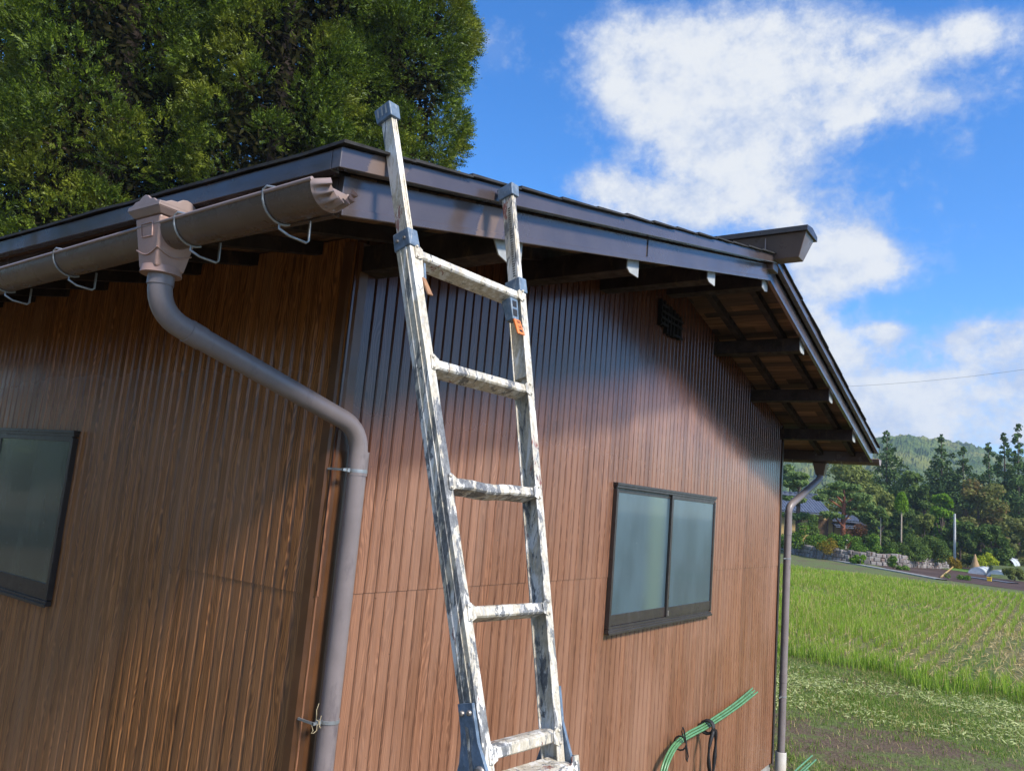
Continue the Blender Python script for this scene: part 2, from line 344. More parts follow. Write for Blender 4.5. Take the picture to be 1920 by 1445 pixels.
M['orange'] = plain('orange_plastic_tag', (.75, .20, .045), .45, .12, 30, .5, 0, .1, 90, .001, dirt=(.55, .2, .09))
M['rust'] = plain('rusted_orange_lever', (.33, .17, .085), .7, .4, 40, .4, 0, .3, 120, .001, dirt=(.16, .08, .05))
M['black'] = plain('black_webbing', (.018, .018, .019), .6, .3, 40, .4, 0, .4, 160, .001)
M['steel'] = plain('dull_bolt_steel', (.30, .27, .24), .45, .25, 60, .5, .6, .1, 100, .001, dirt=(.24, .13, .07))
M['green_rod'] = plain('green_fibreglass_rod', (.095, .235, .10), .34, .2, 14, .5, 0, .05, 60, .001, dirt=(.20, .33, .17))
M['concrete'] = plain('weathered_concrete', (.30, .29, .26), .9, .2, 3, .3, 0, .4, 30, .004, dirt=(.2, .19, .16))

# ------------------------------------------------------------------ the house
XM, SL, ZA, EV, OV, D, LW = 2.9625, .2404, 3.9655, .711, .7058, 7.0, 5.925
def zb(x): return ZA-SL*abs(x-XM)               # underside of the bargeboards
house = thing('house', (0, 0, 0), 'low house clad in brown ribbed wood-print steel with dark gabled roof, ladder leaning on it', 'house')
PITCH_RIB = .0634
def ribbed(length, ztop, z0, z1, off, rib=((0, 0), (.0478, 0), (.0528, .0085), (.0572, .0085), (.0630, 0))):
    # one run of ribbed sheet: flat boards 52 mm wide with narrow grooves between; ztop(x) clips the head
    prof = []; n = int(math.ceil(length/PITCH_RIB))
    for i in range(n):
        a = i*PITCH_RIB
        for dx, dy in rib:
            if a+dx <= length: prof.append((a+dx, dy))
    prof.append((length, 0))
    b = MB(); V = []; F = []
    for x, y in prof:
        zt = min(z1, ztop(x)); V += [(x, y-off, z0), (x, y-off, zt)]
    for i in range(len(prof)-1): F.append((2*i, 2*i+2, 2*i+3, 2*i+1))
    b.add(V, F)
    # returned lower lip
    lip = []
    for x, y in prof: lip += [(x, y-off, z0), (x, y-off+.012, z0)]
    b.add(lip, [(2*i, 2*i+1, 2*i+3, 2*i+2) for i in range(len(prof)-1)])
    return b
ZS = 1.974
gt = lambda x: zb(x)+.10
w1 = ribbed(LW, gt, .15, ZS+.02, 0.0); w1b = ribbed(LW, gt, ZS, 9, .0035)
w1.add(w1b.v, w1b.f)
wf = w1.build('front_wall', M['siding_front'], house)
RW = ((0, 0), (.0420, 0), (.0455, .0080), (.0505, .0080), (.0628, 0))
w2 = ribbed(D, lambda x: zb(0)+.10, .15, ZS+.02, 0.0, RW); w2b = ribbed(D, lambda x: zb(0)+.10, ZS, 9, .0035, RW)
w2.add(w2b.v, w2b.f)
ws = w2.build('side_wall', M['siding_side'], house)          # local x runs from the corner towards the back
ws.matrix_local = Matrix(((0, 1, 0, 0), (1, 0, 0, 0), (0, 0, 1, 0), (0, 0, 0, 1)))
# inner body so that no light leaks, back and right walls
b = MB(); b.box((.03, .03, .05), (LW-.03, D-.03, 3.2)); b.build('inner_wall', M['wood_dark'], house)
b = MB(); b.box((LW-.03, .02, .12), (LW, D, 3.3)); b.build('right_wall', M['siding_side'], house)
b = MB(); b.box((-.0, D-.03, .12), (LW, D, 3.3)); b.build('back_wall', M['siding_side'], house)
b = MB(); b.box((.02, .02, -.1), (LW-.02, D-.02, .16)); b.build('plinth', M['concrete'], house)
# corner trims
def corner(x, sgn, mt):
    b = MB(); s = sgn
    pr = [(x-s*.011, .062), (x-s*.011, .022), (x+s*.018, -.013), (x+s*.062, -.013), (x+s*.062, -.009), (x+s*.02, -.009), (x-s*.007, .024), (x-s*.007, .062)]
    b.prism([(p[0], p[1], 0) for p in pr], (0, 0, .13), (0, 0, zb(0)+.08)); return b.build('corner_trim', mt, house)
M['trim'] = plain('brown_corner_trim_steel', (.11, .048, .020), .35, .22, 5, .5, 0, .05, 40, .002, dirt=(.10, .045, .022))
corner(0, 1, M['trim']); corner(LW, -1, M['bronze'])

# windows: each a part with frame, two sashes and panes
def window(width, z0, z1, pane, T, name='window'):
    h = z1-z0; f = MB()
    dp = .030
    f.box((0, -dp, 0), (width, 0, .026)); f.box((0, -dp, h-.022), (width, 0, h)); f.box((0, -dp, .030), (.024, 0, h-.030)); f.box((width-.024, -dp, .030), (width, 0, h-.030))
    f.box((-.006, -dp-.008, -.004), (width+.006, -dp, .012))               # sill nose
    f.box((.024, -.022, .026), (width-.024, -.018, .042)); f.box((-.006, -dp-.006, h-.006), (width+.006, 0, h+.010))
    fr = f.build(name, M['bronze'], house, bevel=.0015)
    mid = width*.515
    for k, (a, c, y) in enumerate(((.020, mid+.012, -.012), (mid-.024, width-.020, -.026))):
        s = MB(); th = .014
        s.box((a, y, .042), (c, y+th, .108)); s.box((a, y, h-.048), (c, y+th, h-.022)); s.box((a, y, .108), (a+(.010 if k == 0 else .030), y+th, h-.048)); s.box((c-(.026 if k == 0 else .012), y, .108), (c, y+th, h-.048))
        so_ = s.build('sash', M['bronze'], fr, bevel=.001)
        g = MB(); g.box((a+.008, y+.005, .104), (c-.010, y+.009, h-.044)); g.build('pane', pane, fr)
    l = MB(); l.box((mid-.010, -.031, .05), (mid+.004, -.0255, .085)); l.build('latch', M['steel'], fr, bevel=.001)
    fr.matrix_local = T
    return fr
window(1.715, 1.640, 2.5389, M['pane_front'], Matrix.Translation((2.2914, -.002, 1.640)))
window(1.753, 1.6603, 2.5373, M['pane_side'], Matrix(((0, 1, 0, -.002), (-1, 0, 0, 1.9198+1.753), (0, 0, 1, 1.6603), (0, 0, 0, 1))))

# roof: courses, ridge box, eave boards
def slope_pts(side, d):   # d metres out from the ridge
    return XM+side*d
HALF = XM+EV
roof = MB(); rng = np.random.default_rng(4)
for side in (-1, 1):
    d0 = HALF+.064; i = 0
    while d0 > .02:
        d1 = max(d0-.26, 0); x0, x1 = XM+side*d0, XM+side*d1
        z0 = zb(x0)+.1715; z1 = zb(x1)+.1690
        yn = 40; ys = np.concatenate([[-.764-rng.uniform(0, .007)], np.linspace(-.6, D+.6, yn)])
        up = []; lo = []
        for y in ys:
            j = rng.uniform(-.003, .004)
            up.append(((x0+side*rng.uniform(-.004, .006)), y, z0+.008+j)); lo.append((x1, y, z1+.004))
        n = len(ys); V = up+lo+[(p[0], p[1], p[2]-.009) for p in up]+[(p[0], p[1], p[2]-.006) for p in lo]
        F = [(k, k+1, n+k+1, n+k) for k in range(n-1)]+[(k, 2*n+k, 2*n+k+1, k+1) for k in range(n-1)]+[(2*n+k, 3*n+k, 3*n+k+1, 2*n+k+1) for k in range(n-1)]+[(0, n, 3*n, 2*n)]
        roof.add(V, F); d0 = d1; i += 1
ro = roof.build('roof', M['roof'], house)
ridge = MB()
y0, y1 = -.905, D+.75
def rprof(y, w0, w1, za, zc): return [(XM-w0, y, za), (XM+w0, y, za), (XM+w1, y, zc), (XM-w1, y, zc)]
A = rprof(y0, .055, .105, 4.085, 4.255); A[2] = (A[2][0], y0-.06, A[2][2]); A[3] = (A[3][0], y0-.06, A[3][2]); B = rprof(y1, .055, .105, 4.085, 4.255)
ridge.add(A+B, [(0, 1, 2, 3), (7, 6, 5, 4), (0, 4, 5, 1), (1, 5, 6, 2), (2, 6, 7, 3), (3, 7, 4, 0)])
ridge.box((XM-.055, -.745, 4.02), (XM+.055, y1-.1, 4.083))
rb = ridge.build('ridge_box', M['ridge'], ro, bevel=.004)
cap = MB(); C = []
for y in (y0-.068, y1+.05): C += [(XM-.125, y, 4.235), (XM+.125, y, 4.235), (XM+.125, y, 4.270), (XM, y, 4.290), (XM-.125, y, 4.270)]
cap.add(C, [(0, 1, 2, 3, 4), (9, 8, 7, 6, 5), (0, 5, 6, 1), (1, 6, 7, 2), (2, 7, 8, 3), (3, 8, 9, 4), (4, 9, 5, 0)])
cap.build('ridge_cap', M['bronze'], ro, bevel=.002)
sm = MB(); sm.box((XM-.0955, -.7035, 4.09), (XM-.087, -.697, 4.245)); sm.build('ridge_seam', M['gutter_lip'], ro)
# bargeboards (front) in two steps
def sloped(name, side, ya, yb, lo_, hi_, d_out, d_in, m, xl=None):
    b = MB(); xa, xb = XM+side*d_out, XM+side*d_in
    b.hexa([(xa, ya, zb(xa)+lo_), (xb, ya, zb(xb)+lo_), (xb, yb, zb(xb)+lo_), (xa, yb, zb(xa)+lo_), (xa, ya, zb(xa)+hi_), (xb, ya, zb(xb)+hi_), (xb, yb, zb(xb)+hi_), (xa, yb, zb(xa)+hi_)])
    return b.build(name, m, house, bevel=.002)
for side in (-1, 1):
    sloped('bargeboard', side, -OV, -OV+.022, 0, .106, HALF, .001, M['fascia'])
    sloped('drip_board', side, -OV-.045, -OV-.012, .112, .168, HALF+.058, .001, M['fascia'])
    lp = sloped('barge_lip', side, -OV-.006, -OV-.001, -.004, .018, HALF, .001, M['fascia'])
j = MB(); xj = 1.115; j.box((xj-.002, -OV-.004, zb(xj)+.022), (xj+.002, -OV-.001, zb(xj)+.104)); j.build('bargeboard_joint', M['bronze'], house)
for side in (-1, 1):
    x = XM+side*HALF
    b = MB(); b.box((min(x, x-side*.02), -OV+.024, zb(x)+.0), (max(x, x-side*.02), D+.68, zb(x)+.106)); b.build('fascia', M['fascia'], house, bevel=.002)
    xo = XM+side*(HALF+.058)
    b = MB(); b.box((min(xo, xo-side*.03), -OV-.010, zb(xo)+.112), (max(xo, xo-side*.03), D+.72, zb(xo)+.166)); b.build('drip_board', M['fascia'], house, bevel=.002)
# purlins with white end plates
for k in range(-3, 4):
    x = XM+.962*k; side = 1 if k >= 0 else -1
    zz = zb(x)
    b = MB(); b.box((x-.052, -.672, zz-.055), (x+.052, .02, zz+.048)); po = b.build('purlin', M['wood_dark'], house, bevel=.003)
    if k == 0: pts = [(-.055, -.062), (.0, -.075), (.055, -.062), (.055, .03), (-.055, .03)]
    elif k == -3: pts = [(-.085, -.012), (-.05, -.062), (.062, -.088), (.085, -.085), (.085, .05), (-.085, .05)]
    else: pts = [(-.056, -.05), (-.03, -.064), (.056, -.064), (.056, .05), (-.056, .05)]
    b = MB(); b.prism([(x+p[0], 0, zz+p[1]) for p in pts], (0, -.678, 0), (0, -.6725, 0)); b.build('purlin_end_cap', M['white'], po)
# rafters and sheathing boards
for side in (-1, 1):
    ys = [-.52, -.20]+([.22+.42*i for i in range(14)] if side < 0 else [.22])
    for y in ys:
        b = MB(); xa, xb = XM+side*(HALF-.022), XM+side*.02
        b.hexa([(xa, y-.022, zb(xa)+.050), (xb, y-.022, zb(xb)+.050), (xb, y+.022, zb(xb)+.050), (xa, y+.022, zb(xa)+.050), (xa, y-.022, zb(xa)+.105), (xb, y-.022, zb(xb)+.105), (xb, y+.022, zb(xb)+.105), (xa, y+.022, zb(xa)+.105)])
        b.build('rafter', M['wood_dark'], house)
    b = MB(); d = .01; r2 = random.Random(7+side)
    while d < HALF+.02:
        w = r2.uniform(.07, .11); xa, xb = XM+side*d, XM+side*min(d+w-.004, HALF+.02); y = -OV+.023
        while y < D:
            l = r2.uniform(.25, .9) if y < .3 else 7; ye = min(y+l, D+.65)
            b.hexa([(xa, y, zb(xa)+.1065), (xb, y, zb(xb)+.1065), (xb, ye-.002, zb(xb)+.1065), (xa, ye-.002, zb(xa)+.1065), (xa, y, zb(xa)+.12), (xb, y, zb(xb)+.12), (xb, ye-.002, zb(xb)+.12), (xa, ye-.002, zb(xa)+.12)])
            y = ye
        d += w
    b.build('eave_boards', M['boards'], house)
    b = MB(); xa, xb = XM+side*(HALF+.05), XM+side*.001
    b.hexa([(xa, -OV+.01, zb(xa)+.124), (xb, -OV+.01, zb(xb)+.124), (xb, D+.6, zb(xb)+.124), (xa, D+.6, zb(xa)+.124), (xa, -OV+.01, zb(xa)+.164), (xb, -OV+.01, zb(xb)+.164), (xb, D+.6, zb(xb)+.164), (xa, D+.6, zb(xa)+.164)])
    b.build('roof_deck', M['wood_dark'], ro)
# gable vent: a small lattice of dark bars
b = MB(); zv = 3.63
for i, (xo, a, c) in enumerate(((0, .03, .215), (.055, .03, .215), (.11, -.005, .20), (.165, -.01, .20), (.22, -.01, .19), (.285, .0, .18), (.345, .0, .17))):
    b.box((2.775+xo, -.034, zv+a), (2.775+xo+.020, -.006, zv+c))
for a in (.035, .075, .12, .165): b.box((2.77, -.042, zv+a), (3.15 if a in (.075, .12) else 2.9, -.035, zv+a+.016))
b.box((2.97, -.042, zv+.0), (3.15, -.035, zv+.016))
b.build('vent_grille', plain('dark_vent_bars', (.012, .009, .008), .8, .2, 20, .15, 0, 0), house)

# gutters
def gutter(side, y_near, y_far, gx, z_near, fall):
    b = MB(); r = .060; n = 14; zf = z_near-fall*(y_far-y_near)
    ring = lambda y, z, rr: [(gx+rr*math.cos(math.pi+math.pi*k/n), y, z+rr*math.sin(math.pi+math.pi*k/n)) for k in range(n+1)]
    V = ring(y_near, z_near, r)+ring(y_far, zf, r)+ring(y_near, z_near, r-.004)+ring(y_far, zf, r-.004); m = n+1
    b.add(V, [(k, k+1, m+k+1, m+k) for k in range(n)], 0, True); b.add(V, [(2*m+k, 3*m+k, 3*m+k+1, 2*m+k+1) for k in range(n)], 0, True)
    g = b.build('gutter', M['gutter'], house)
    for sx in (-1, 1):
        e = MB(); e.tube([(gx+sx*r, y_near, z_near+.002), (gx+sx*r, y_far, zf+.002)], .0055, 8); e.build('gutter_rim', M['gutter_lip'], g)
    return g, (lambda y: z_near-fall*(y-y_near))
GX = -.785
g1, gz = gutter(-1, -.745, D+.5, GX, 3.118, .028)
# scalloped end cap
b = MB(); n = 112; rows = 8; V = []
for i in range(rows+1):
    u = i/rows
    for k in range(n+1):
        a = math.pi+math.pi*k/n; wv = .5-.5*math.cos(14*(a-math.pi))
        rr = .0625-.026*u+.008*u*wv; y = -.742-.052*u-.016*u*(wv-.5)
        V.append((GX+rr*math.cos(a), y, 3.119+rr*math.sin(a)-.010*u*(wv-.5)))
b.add(V, [(i*(n+1)+k, i*(n+1)+k+1, (i+1)*(n+1)+k+1, (i+1)*(n+1)+k) for i in range(rows) for k in range(n)], 0, True)
# the closing web inside
b.add([(GX, -.752, 3.118)]+[(GX+.058*math.cos(math.pi+math.pi*k/24), -.752, 3.118+.058*math.sin(math.pi+math.pi*k/24)) for k in range(25)], [(0, k+2, k+1) for k in range(24)])
b.build('end_cap', M['gutter_lip'], g1)
def hanger(y):
    z = gz(y); b = MB(); r = .0635
    arc = [(GX+r*math.cos(math.pi*(1+k/12)), y, z+r*math.sin(math.pi*(1+k/12))) for k in range(13)]
    b.tube([(GX-r+.012, y-.035, z+.012), (GX-r+.002, y-.012, z+.016), (GX-r, y, z+.008)]+arc[1:9], .0036, 6)
    b.tube([arc[6], (GX-.002, y-.004, z-r-.014), (GX+.018, y-.024, z-r-.030), (GX+.066, y-.034, z-r-.034), (GX+.074, y-.033, z-r-.026), (GX+.074, y-.03, z-r+.03)], .0038, 7)
    b.build('hanger', M['galv'], g1)
for y in (-.56, -.16, .56, 1.05, 1.9, 2.8): hanger(y)
g2, gz2 = gutter(1, -.765, D+.5, LW+.785, 3.118, .0)
b = MB(); r = .06
b.add([(LW+.785, -.765, 3.118)]+[(LW+.785+r*math.cos(math.pi+math.pi*k/24), -.765, 3.118+r*math.sin(math.pi+math.pi*k/24)) for k in range(25)], [(0, k+1, k+2) for k in range(24)])
b.build('end_cap', M['gutter_lip'], g2)
for y in (-.4, .1, .6):
    b = MB(); b.tube([(LW+.72, y, 3.12), (LW+.725, y, 3.05), (LW+.785, y, 3.054), (LW+.845, y, 3.118)], .004, 6); b.build('hanger', M['galv'], g2)

# near rain hopper and downpipe
FY = -.022
b = MB()
def frus(cx, cy, a, za, c, zc, mi=0):
    b.hexa([(cx-a, cy-a, za), (cx+a, cy-a, za), (cx+a, cy+a, za), (cx-a, cy+a, za), (cx-c, cy-c, zc), (cx+c, cy-c, zc), (cx+c, cy+c, zc), (cx-c, cy+c, zc)], mi)
frus(GX, FY, .046, 2.975, .068, 3.125)
hop = b.build('rain_hopper', M['funnel'], house, bevel=.006)
b = MB()
frus(GX, FY, .071, 3.126, .086, 3.143); frus(GX, FY, .0865, 3.1435, .0865, 3.153)
# curved pediment edge on all four sides
for q in range(4):
    pr = [(-.086, 0), (-.065, .003), (-.05, .012), (-.030, .014), (-.014, .026), (0, .029), (.014, .026), (.030, .014), (.05, .012), (.065, .003), (.086, 0)]
    ang = q*math.pi/2; ca, sa = math.cos(ang), math.sin(ang)
    def rot(px, py): return (GX+px*ca-py*sa, FY+px*sa+py*ca)
    V = []
    for (u, h) in pr:
        for yy, zz in ((.0855, 0), (.0855, h+.004), (.077, h+.004), (.077, 0)):
            xx, y2 = rot(u, -yy); V.append((xx, y2, 3.1535+zz))
    F = []
    for i in range(len(pr)-1):
        for s_ in range(3): F.append((i*4+s_, (i+1)*4+s_, (i+1)*4+s_+1, i*4+s_+1))
    F += [(0, 1, 2, 3), tuple((len(pr)-1)*4+s_ for s_ in (3, 2, 1, 0))]
    b.add(V, F)
b.build('hopper_crown', M['gutter_lip'], hop, bevel=.002)
b = MB()
# raised panel ring and swag on the hopper's faces
def face_pt(side, u, z):
    a = .046+(z-2.975)/.15*.022+.0015
    return (GX-a, FY+u*a, z) if side == 0 else (GX+u*a, FY-a, z)
for side in (0, 1):
    b.tube([face_pt(side, u, z) for u, z in ((-.45, 3.065), (.45, 3.065), (.45, 3.105), (-.45, 3.105), (-.45, 3.065))], .0022, 6)
    b.tube([face_pt(side, -1+2*k/16, 3.030-.018*math.sin(math.pi*k/16)) for k in range(17)], .0024, 6)
b.tube([(GX, FY, 2.962), (GX, FY, 2.985)], [.060, .056], 20)
b.build('hopper_moulding', M['funnel'], hop)
def bend(pts, rad, n=8):
    out = [np.array(pts[0], float)]
    for i in range(1, len(pts)-1):
        a, p, c = (np.array(q, float) for q in pts[i-1:i+2]); u = unit(a-p); v = unit(c-p)
        s, e = p+u*rad, p+v*rad
        for k in range(n+1):
            w = k/n; out.append((1-w)**2*s+2*w*(1-w)*p+w*w*e)
    out.append(np.array(pts[-1], float)); return out
PXV, PYV = .066, -.072
path = bend([(GX, FY-.004, 2.97), (GX, FY-.008, 2.845), (PXV-.01, PYV, 2.600), (PXV, PYV, 2.40)], .095)
b = MB(); b.tube(path+[(PXV, PYV, .02)], .0355, 24); dp = b.build('downpipe', M['pipe'], house)
for a_, c_, r_ in (((GX, FY-.004, 2.97), (GX, FY-.005, 2.93), .0385), ((PXV, PYV, 2.515), (PXV, PYV, 2.425), .0380), (path[9]*.98+path[10]*.02, path[9]*.9+path[10]*.1, .0378)):
    b = MB(); b.tube([a_, c_], r_, 24); b.build('pipe_socket', M['pipe'], dp)
for z, tied in ((2.462-.02, False), (1.545, True)):
    b = MB(); b.tube([(PXV, PYV, z-.006), (PXV, PYV, z+.006)], .0385, 24); b.box((PXV-.075, PYV-.004, z-.005), (PXV-.040, PYV+.004, z+.005)); b.box((PXV-.075, PYV, z-.004), (PXV-.068, .01, z+.004)); b.box((PXV-.058, PYV-.009, z-.007), (PXV-.046, PYV+.009, z+.007))
    cl = b.build('pipe_clamp', M['galv'], dp)
    if tied:
        b = MB(); q = random.Random(3)
        for k in range(3):
            p0 = np.array([PXV-.058, PYV-.01, z]); pts = [p0]
            for i in range(6): pts.append(pts[-1]+np.array([q.uniform(-.012, .010), q.uniform(-.006, .004), q.uniform(-.02, .024)]))
            b.tube(pts, .0016, 5)
        b.build('string_tie', M['string'], dp)
# far downpipe
b = MB(); X2, Y2 = LW+.10, -.045
b.tube(bend([(LW+.785, -.18, 3.05), (LW+.785, -.18, 2.90), (X2, Y2, 2.56), (X2, Y2, 2.30)], .07)+[(X2, Y2, .22)], .036, 18); d2 = b.build('downpipe', M['pipe'], house)
b = MB()
b.hexa([(LW+.745, -.22, 2.93), (LW+.825, -.22, 2.93), (LW+.825, -.14, 2.93), (LW+.745, -.14, 2.93), (LW+.715, -.25, 3.06), (LW+.855, -.25, 3.06), (LW+.855, -.11, 3.06), (LW+.715, -.11, 3.06)]); b.build('rain_hopper', M['gutter'], g2, bevel=.005)
for za_, zc_ in ((2.36, 2.28), (.95, .87)):
    b = MB(); b.tube([(X2, Y2, za_), (X2, Y2, zc_)], .0385, 18); b.build('pipe_socket', M['pipe'], d2)
for z in (2.05, .74):
    b = MB(); b.tube([(X2, Y2, z-.005), (X2, Y2, z+.005)], .039, 18); b.box((LW-.02, Y2-.003, z-.005), (X2-.035, Y2+.003, z+.005)); b.build('pipe_clamp', M['galv'], d2)
b = MB(); b.tube([(X2, Y2, -.05), (X2, Y2, .225), (X2, Y2, .232)], [.052, .052, .047], 20, cap=False); b.build('pipe_coupler', M['pipe_light'], d2)

# ------------------------------------------------------------------ the ladder
LO, lyaw, lpit, lrol = np.array([-.416, -1.221, 1.827]), .0907, -.2702, -.0092
A0, B0, DR, FL, DPH = .117, .077, .303, .028, .052
_lf = np.array([math.sin(lyaw)*math.cos(lpit), math.cos(lyaw)*math.cos(lpit), math.sin(lpit)]); _lr = np.array([math.cos(lyaw), -math.sin(lyaw), 0]); _lu = np.cross(_lr, _lf)
LU_ = _lr*math.cos(lrol)+_lu*math.sin(lrol); LWV = -_lr*math.sin(lrol)+_lu*math.cos(lrol); LN = _lf
def lp(side, s, dx=0.0, dn=0.0): return LO+LU_*(side*(A0+B0*s+dx))+LWV*s+LN*dn
zfoot = 0.0; s_foot = -LO[2]/LWV[2]
lad = thing('ladder', tuple(LO+LWV*s_foot), 'paint-splashed aluminium folding ladder with blue fittings leaning against the eave', 'ladder')
def sect(b, side, s0, s1, prof, mi=0, w=lp):
    n = len(prof); V = [w(side, s0, *p) for p in prof]+[w(side, s1, *p) for p in prof]
    F = [(i, (i+1) % n, n+(i+1) % n, n+i) for i in range(n)]
    if side > 0: F = [f[::-1] for f in F]
    b.add(V, F, mi); b.add(V, [tuple(range(n))[::-1] if side < 0 else tuple(range(n)), tuple(range(n, 2*n)) if side < 0 else tuple(range(n, 2*n))[::-1]], mi)
Cprof = [(0, 0), (FL, 0), (FL, DPH), (0, DPH), (0, DPH-.004), (FL-.004, DPH-.004), (FL-.004, .004), (0, .004)]
Tub = [(.003, .004), (FL-.005, .004), (FL-.005, DPH-.006), (.003, DPH-.006)]
for side in (-1, 1):
    b = MB(); sect(b, side, -.085, 1.235, Cprof); 
    for q in (.3, .7): sect(b, side, -.08, 1.23, [(FL+.0002, DPH*q-.002), (FL+.0022, DPH*q-.0015), (FL+.0022, DPH*q+.0015), (FL+.0002, DPH*q+.002)])
    rl = b.build('rail', M['ladder'], lad, bevel=.0015)
    top = 1.635 if side < 0 else 1.60
    b = MB(); sect(b, side, .95, top, Tub); sect(b, side, .96, top-.01, [(.006, .0015), (.010, .0015), (.010, .0042), (.006, .0042)])
    ex = b.build('extension_leg', M['ladder'], lad, bevel=.002)
    if side > 0:
        b = MB()                                                    # the row of slots the catch drops into
        for k in range(30):
            s = 1.285+k*.0085; V = [lp(side, s+a, .0022, n_) for a, n_ in ((0, .014), (0, .024), (.0042, .024), (.0042, .014))]
            b.add(V, [(0, 1, 2, 3)])
        b.build('slot_row', M['black'], ex)
    b = MB()
    cap_p = [(-.004, -.004), (FL+.003, -.004), (FL+.003, DPH+.004), (-.004, DPH+.004)]
    V = [lp(side, top-.022, *p) for p in cap_p]+[lp(side, top+.022, p[0]*1.06, -.005 if p[1] < 0 else DPH+.007) for p in cap_p]
    b.add(V, [(0, 3, 2, 1), (4, 5, 6, 7), (0, 1, 5, 4), (1, 2, 6, 5), (2, 3, 7, 6), (3, 0, 4, 7)])
    for k in range(3):
        n_ = .008+.016*k; b.add([lp(side, top-.01+a, FL+.0055, n_+c_) for a, c_ in ((0, 0), (.026, 0), (.026, .006), (0, .006))], [(0, 1, 2, 3)], 1)
    b.build('foot_cap', [M['blue'], M['white']], ex, bevel=.003)
    b = MB(); V = [lp(side, 1.225, *p) for p in ((-.005, -.005), (FL+.004, -.005), (FL+.004, DPH+.004), (-.005, DPH+.004))]+[lp(side, 1.275, *p) for p in ((-.004, -.004), (FL+.003, -.004), (FL+.003, DPH+.003), (-.004, DPH+.003))]
    b.hexa(V)
    col_ = b.build('collar', M['blue'], lad, bevel=.003)
    for n_ in (.012, .038):
        b = MB(); b.tube([lp(side, 1.25, FL+.002, n_), lp(side, 1.25, FL+.008, n_)], .004, 8); b.build('rivet', M['steel'], col_)
    # catch below the top step
    up_, inn, wid = (.030, .010, .034) if side > 0 else (.050, .0, .019)
    def cp(s_, x_, n_): return lp(side, s_+up_, -x_-inn, n_)
    b = MB(); b.hexa([cp(1.165, wid, .003), cp(1.165, 0, .003), cp(1.165, 0, .040), cp(1.165, wid, .040), cp(1.095, wid-.006, .004), cp(1.095, .0, .004), cp(1.095, .0, .034), cp(1.095, wid-.006, .034)])
    ct = b.build('catch', M['blue'] if side > 0 else M['ladder'], lad, bevel=.003)
    b = MB()
    if side > 0:
        for s0_, s1_ in ((1.155, 1.135), (1.127, 1.105)): b.add([cp(s0_, .028, .0018), cp(s0_, .009, .0018), cp(s1_, .009, .0024), cp(s1_, .027, .0024)], [(0, 1, 2, 3)])
        b.build('catch_recess', M['black'], ct)
    else:
        b.hexa([cp(1.14, wid+.005, .002), cp(1.14, wid-.001, .002), cp(1.14, wid-.001, .03), cp(1.14, wid+.005, .03), cp(1.092, wid-.003, .0), cp(1.092, wid-.010, .0), cp(1.092, wid-.010, .03), cp(1.092, wid-.003, .03)]); b.build('catch_strip', M['blue'], ct, bevel=.001)
    b = MB(); V = []; lw_ = .028 if side > 0 else .014
    for s_, w_, n0, n1 in ((1.094, lw_, .000, .008), (1.040, lw_+.004, -.014, -.008)):
        V += [cp(s_, w_, n0), cp(s_, 0, n0), cp(s_, 0, n1), cp(s_, w_, n1)]
    b.hexa(V); b.build('catch_lever', M['orange'] if side > 0 else M['rust'], ct, bevel=.002, label='orange plastic lever' if side > 0 else 'scuffed brown lever')
    if side > 0:
        b = MB()                                                    # small dark mark and hand symbol on the lever
        def lv(u, v):
            return cp(1.094-.054*v, (.028+.004*v)*(1-u), -.014*v-.0012)
        for u0, u1, v0, v1 in ((.28, .74, .70, .84), (.34, .42, .42, .62), (.58, .66, .42, .62), (.25, .75, .12, .16), (.25, .75, .22, .25)):
            b.add([lv(u0, v0), lv(u1, v0), lv(u1, v1), lv(u0, v1)], [(0, 1, 2, 3)])
        b.build('lever_mark', M['black'], ct)
    # hinge plate on the outer web, and its bolts
    b = MB()
    pr = [(.112, .002), (.112, .045), (.065, .047), (.03, .052), (-.01, .066), (-.05, .090), (-.09, .112), (-.13, .118), (-.16, .09), (-.15, .03), (-.10, -.012), (-.05, -.016), (-.015, -.008), (.03, .002)]
    n = len(pr); V = [lp(side, p[0], FL+.003, p[1]) for p in pr]+[lp(side, p[0], FL+.012, p[1]) for p in pr]
    F = [(i, (i+1) % n, n+(i+1) % n, n+i) for i in range(n)]; b.add(V, F); b.add(V, [tuple(range(n)), tuple(range(n, 2*n))])
    hg = b.build('hinge', M['blue'], lad, bevel=.002)
    b = MB(); b.add([lp(side, a, FL+.0132, n_) for a, n_ in ((.062, .022), (.066, .031), (-.035, .036), (-.040, .026))], [(0, 1, 2, 3)]); b.build('hinge_slot', M['ladder'], hg)
    for a, n_, rr in ((.092, .012, .006), (.092, .034, .006), (-.028, .006, .013), (-.075, .09, .012)):
        b = MB(); b.tube([lp(side, a, FL+.010, n_), lp(side, a, FL+.018, n_), lp(side, a, FL+.019, n_)], [rr, rr, rr*.6], 10); b.build('hinge_bolt', M['steel'], hg)
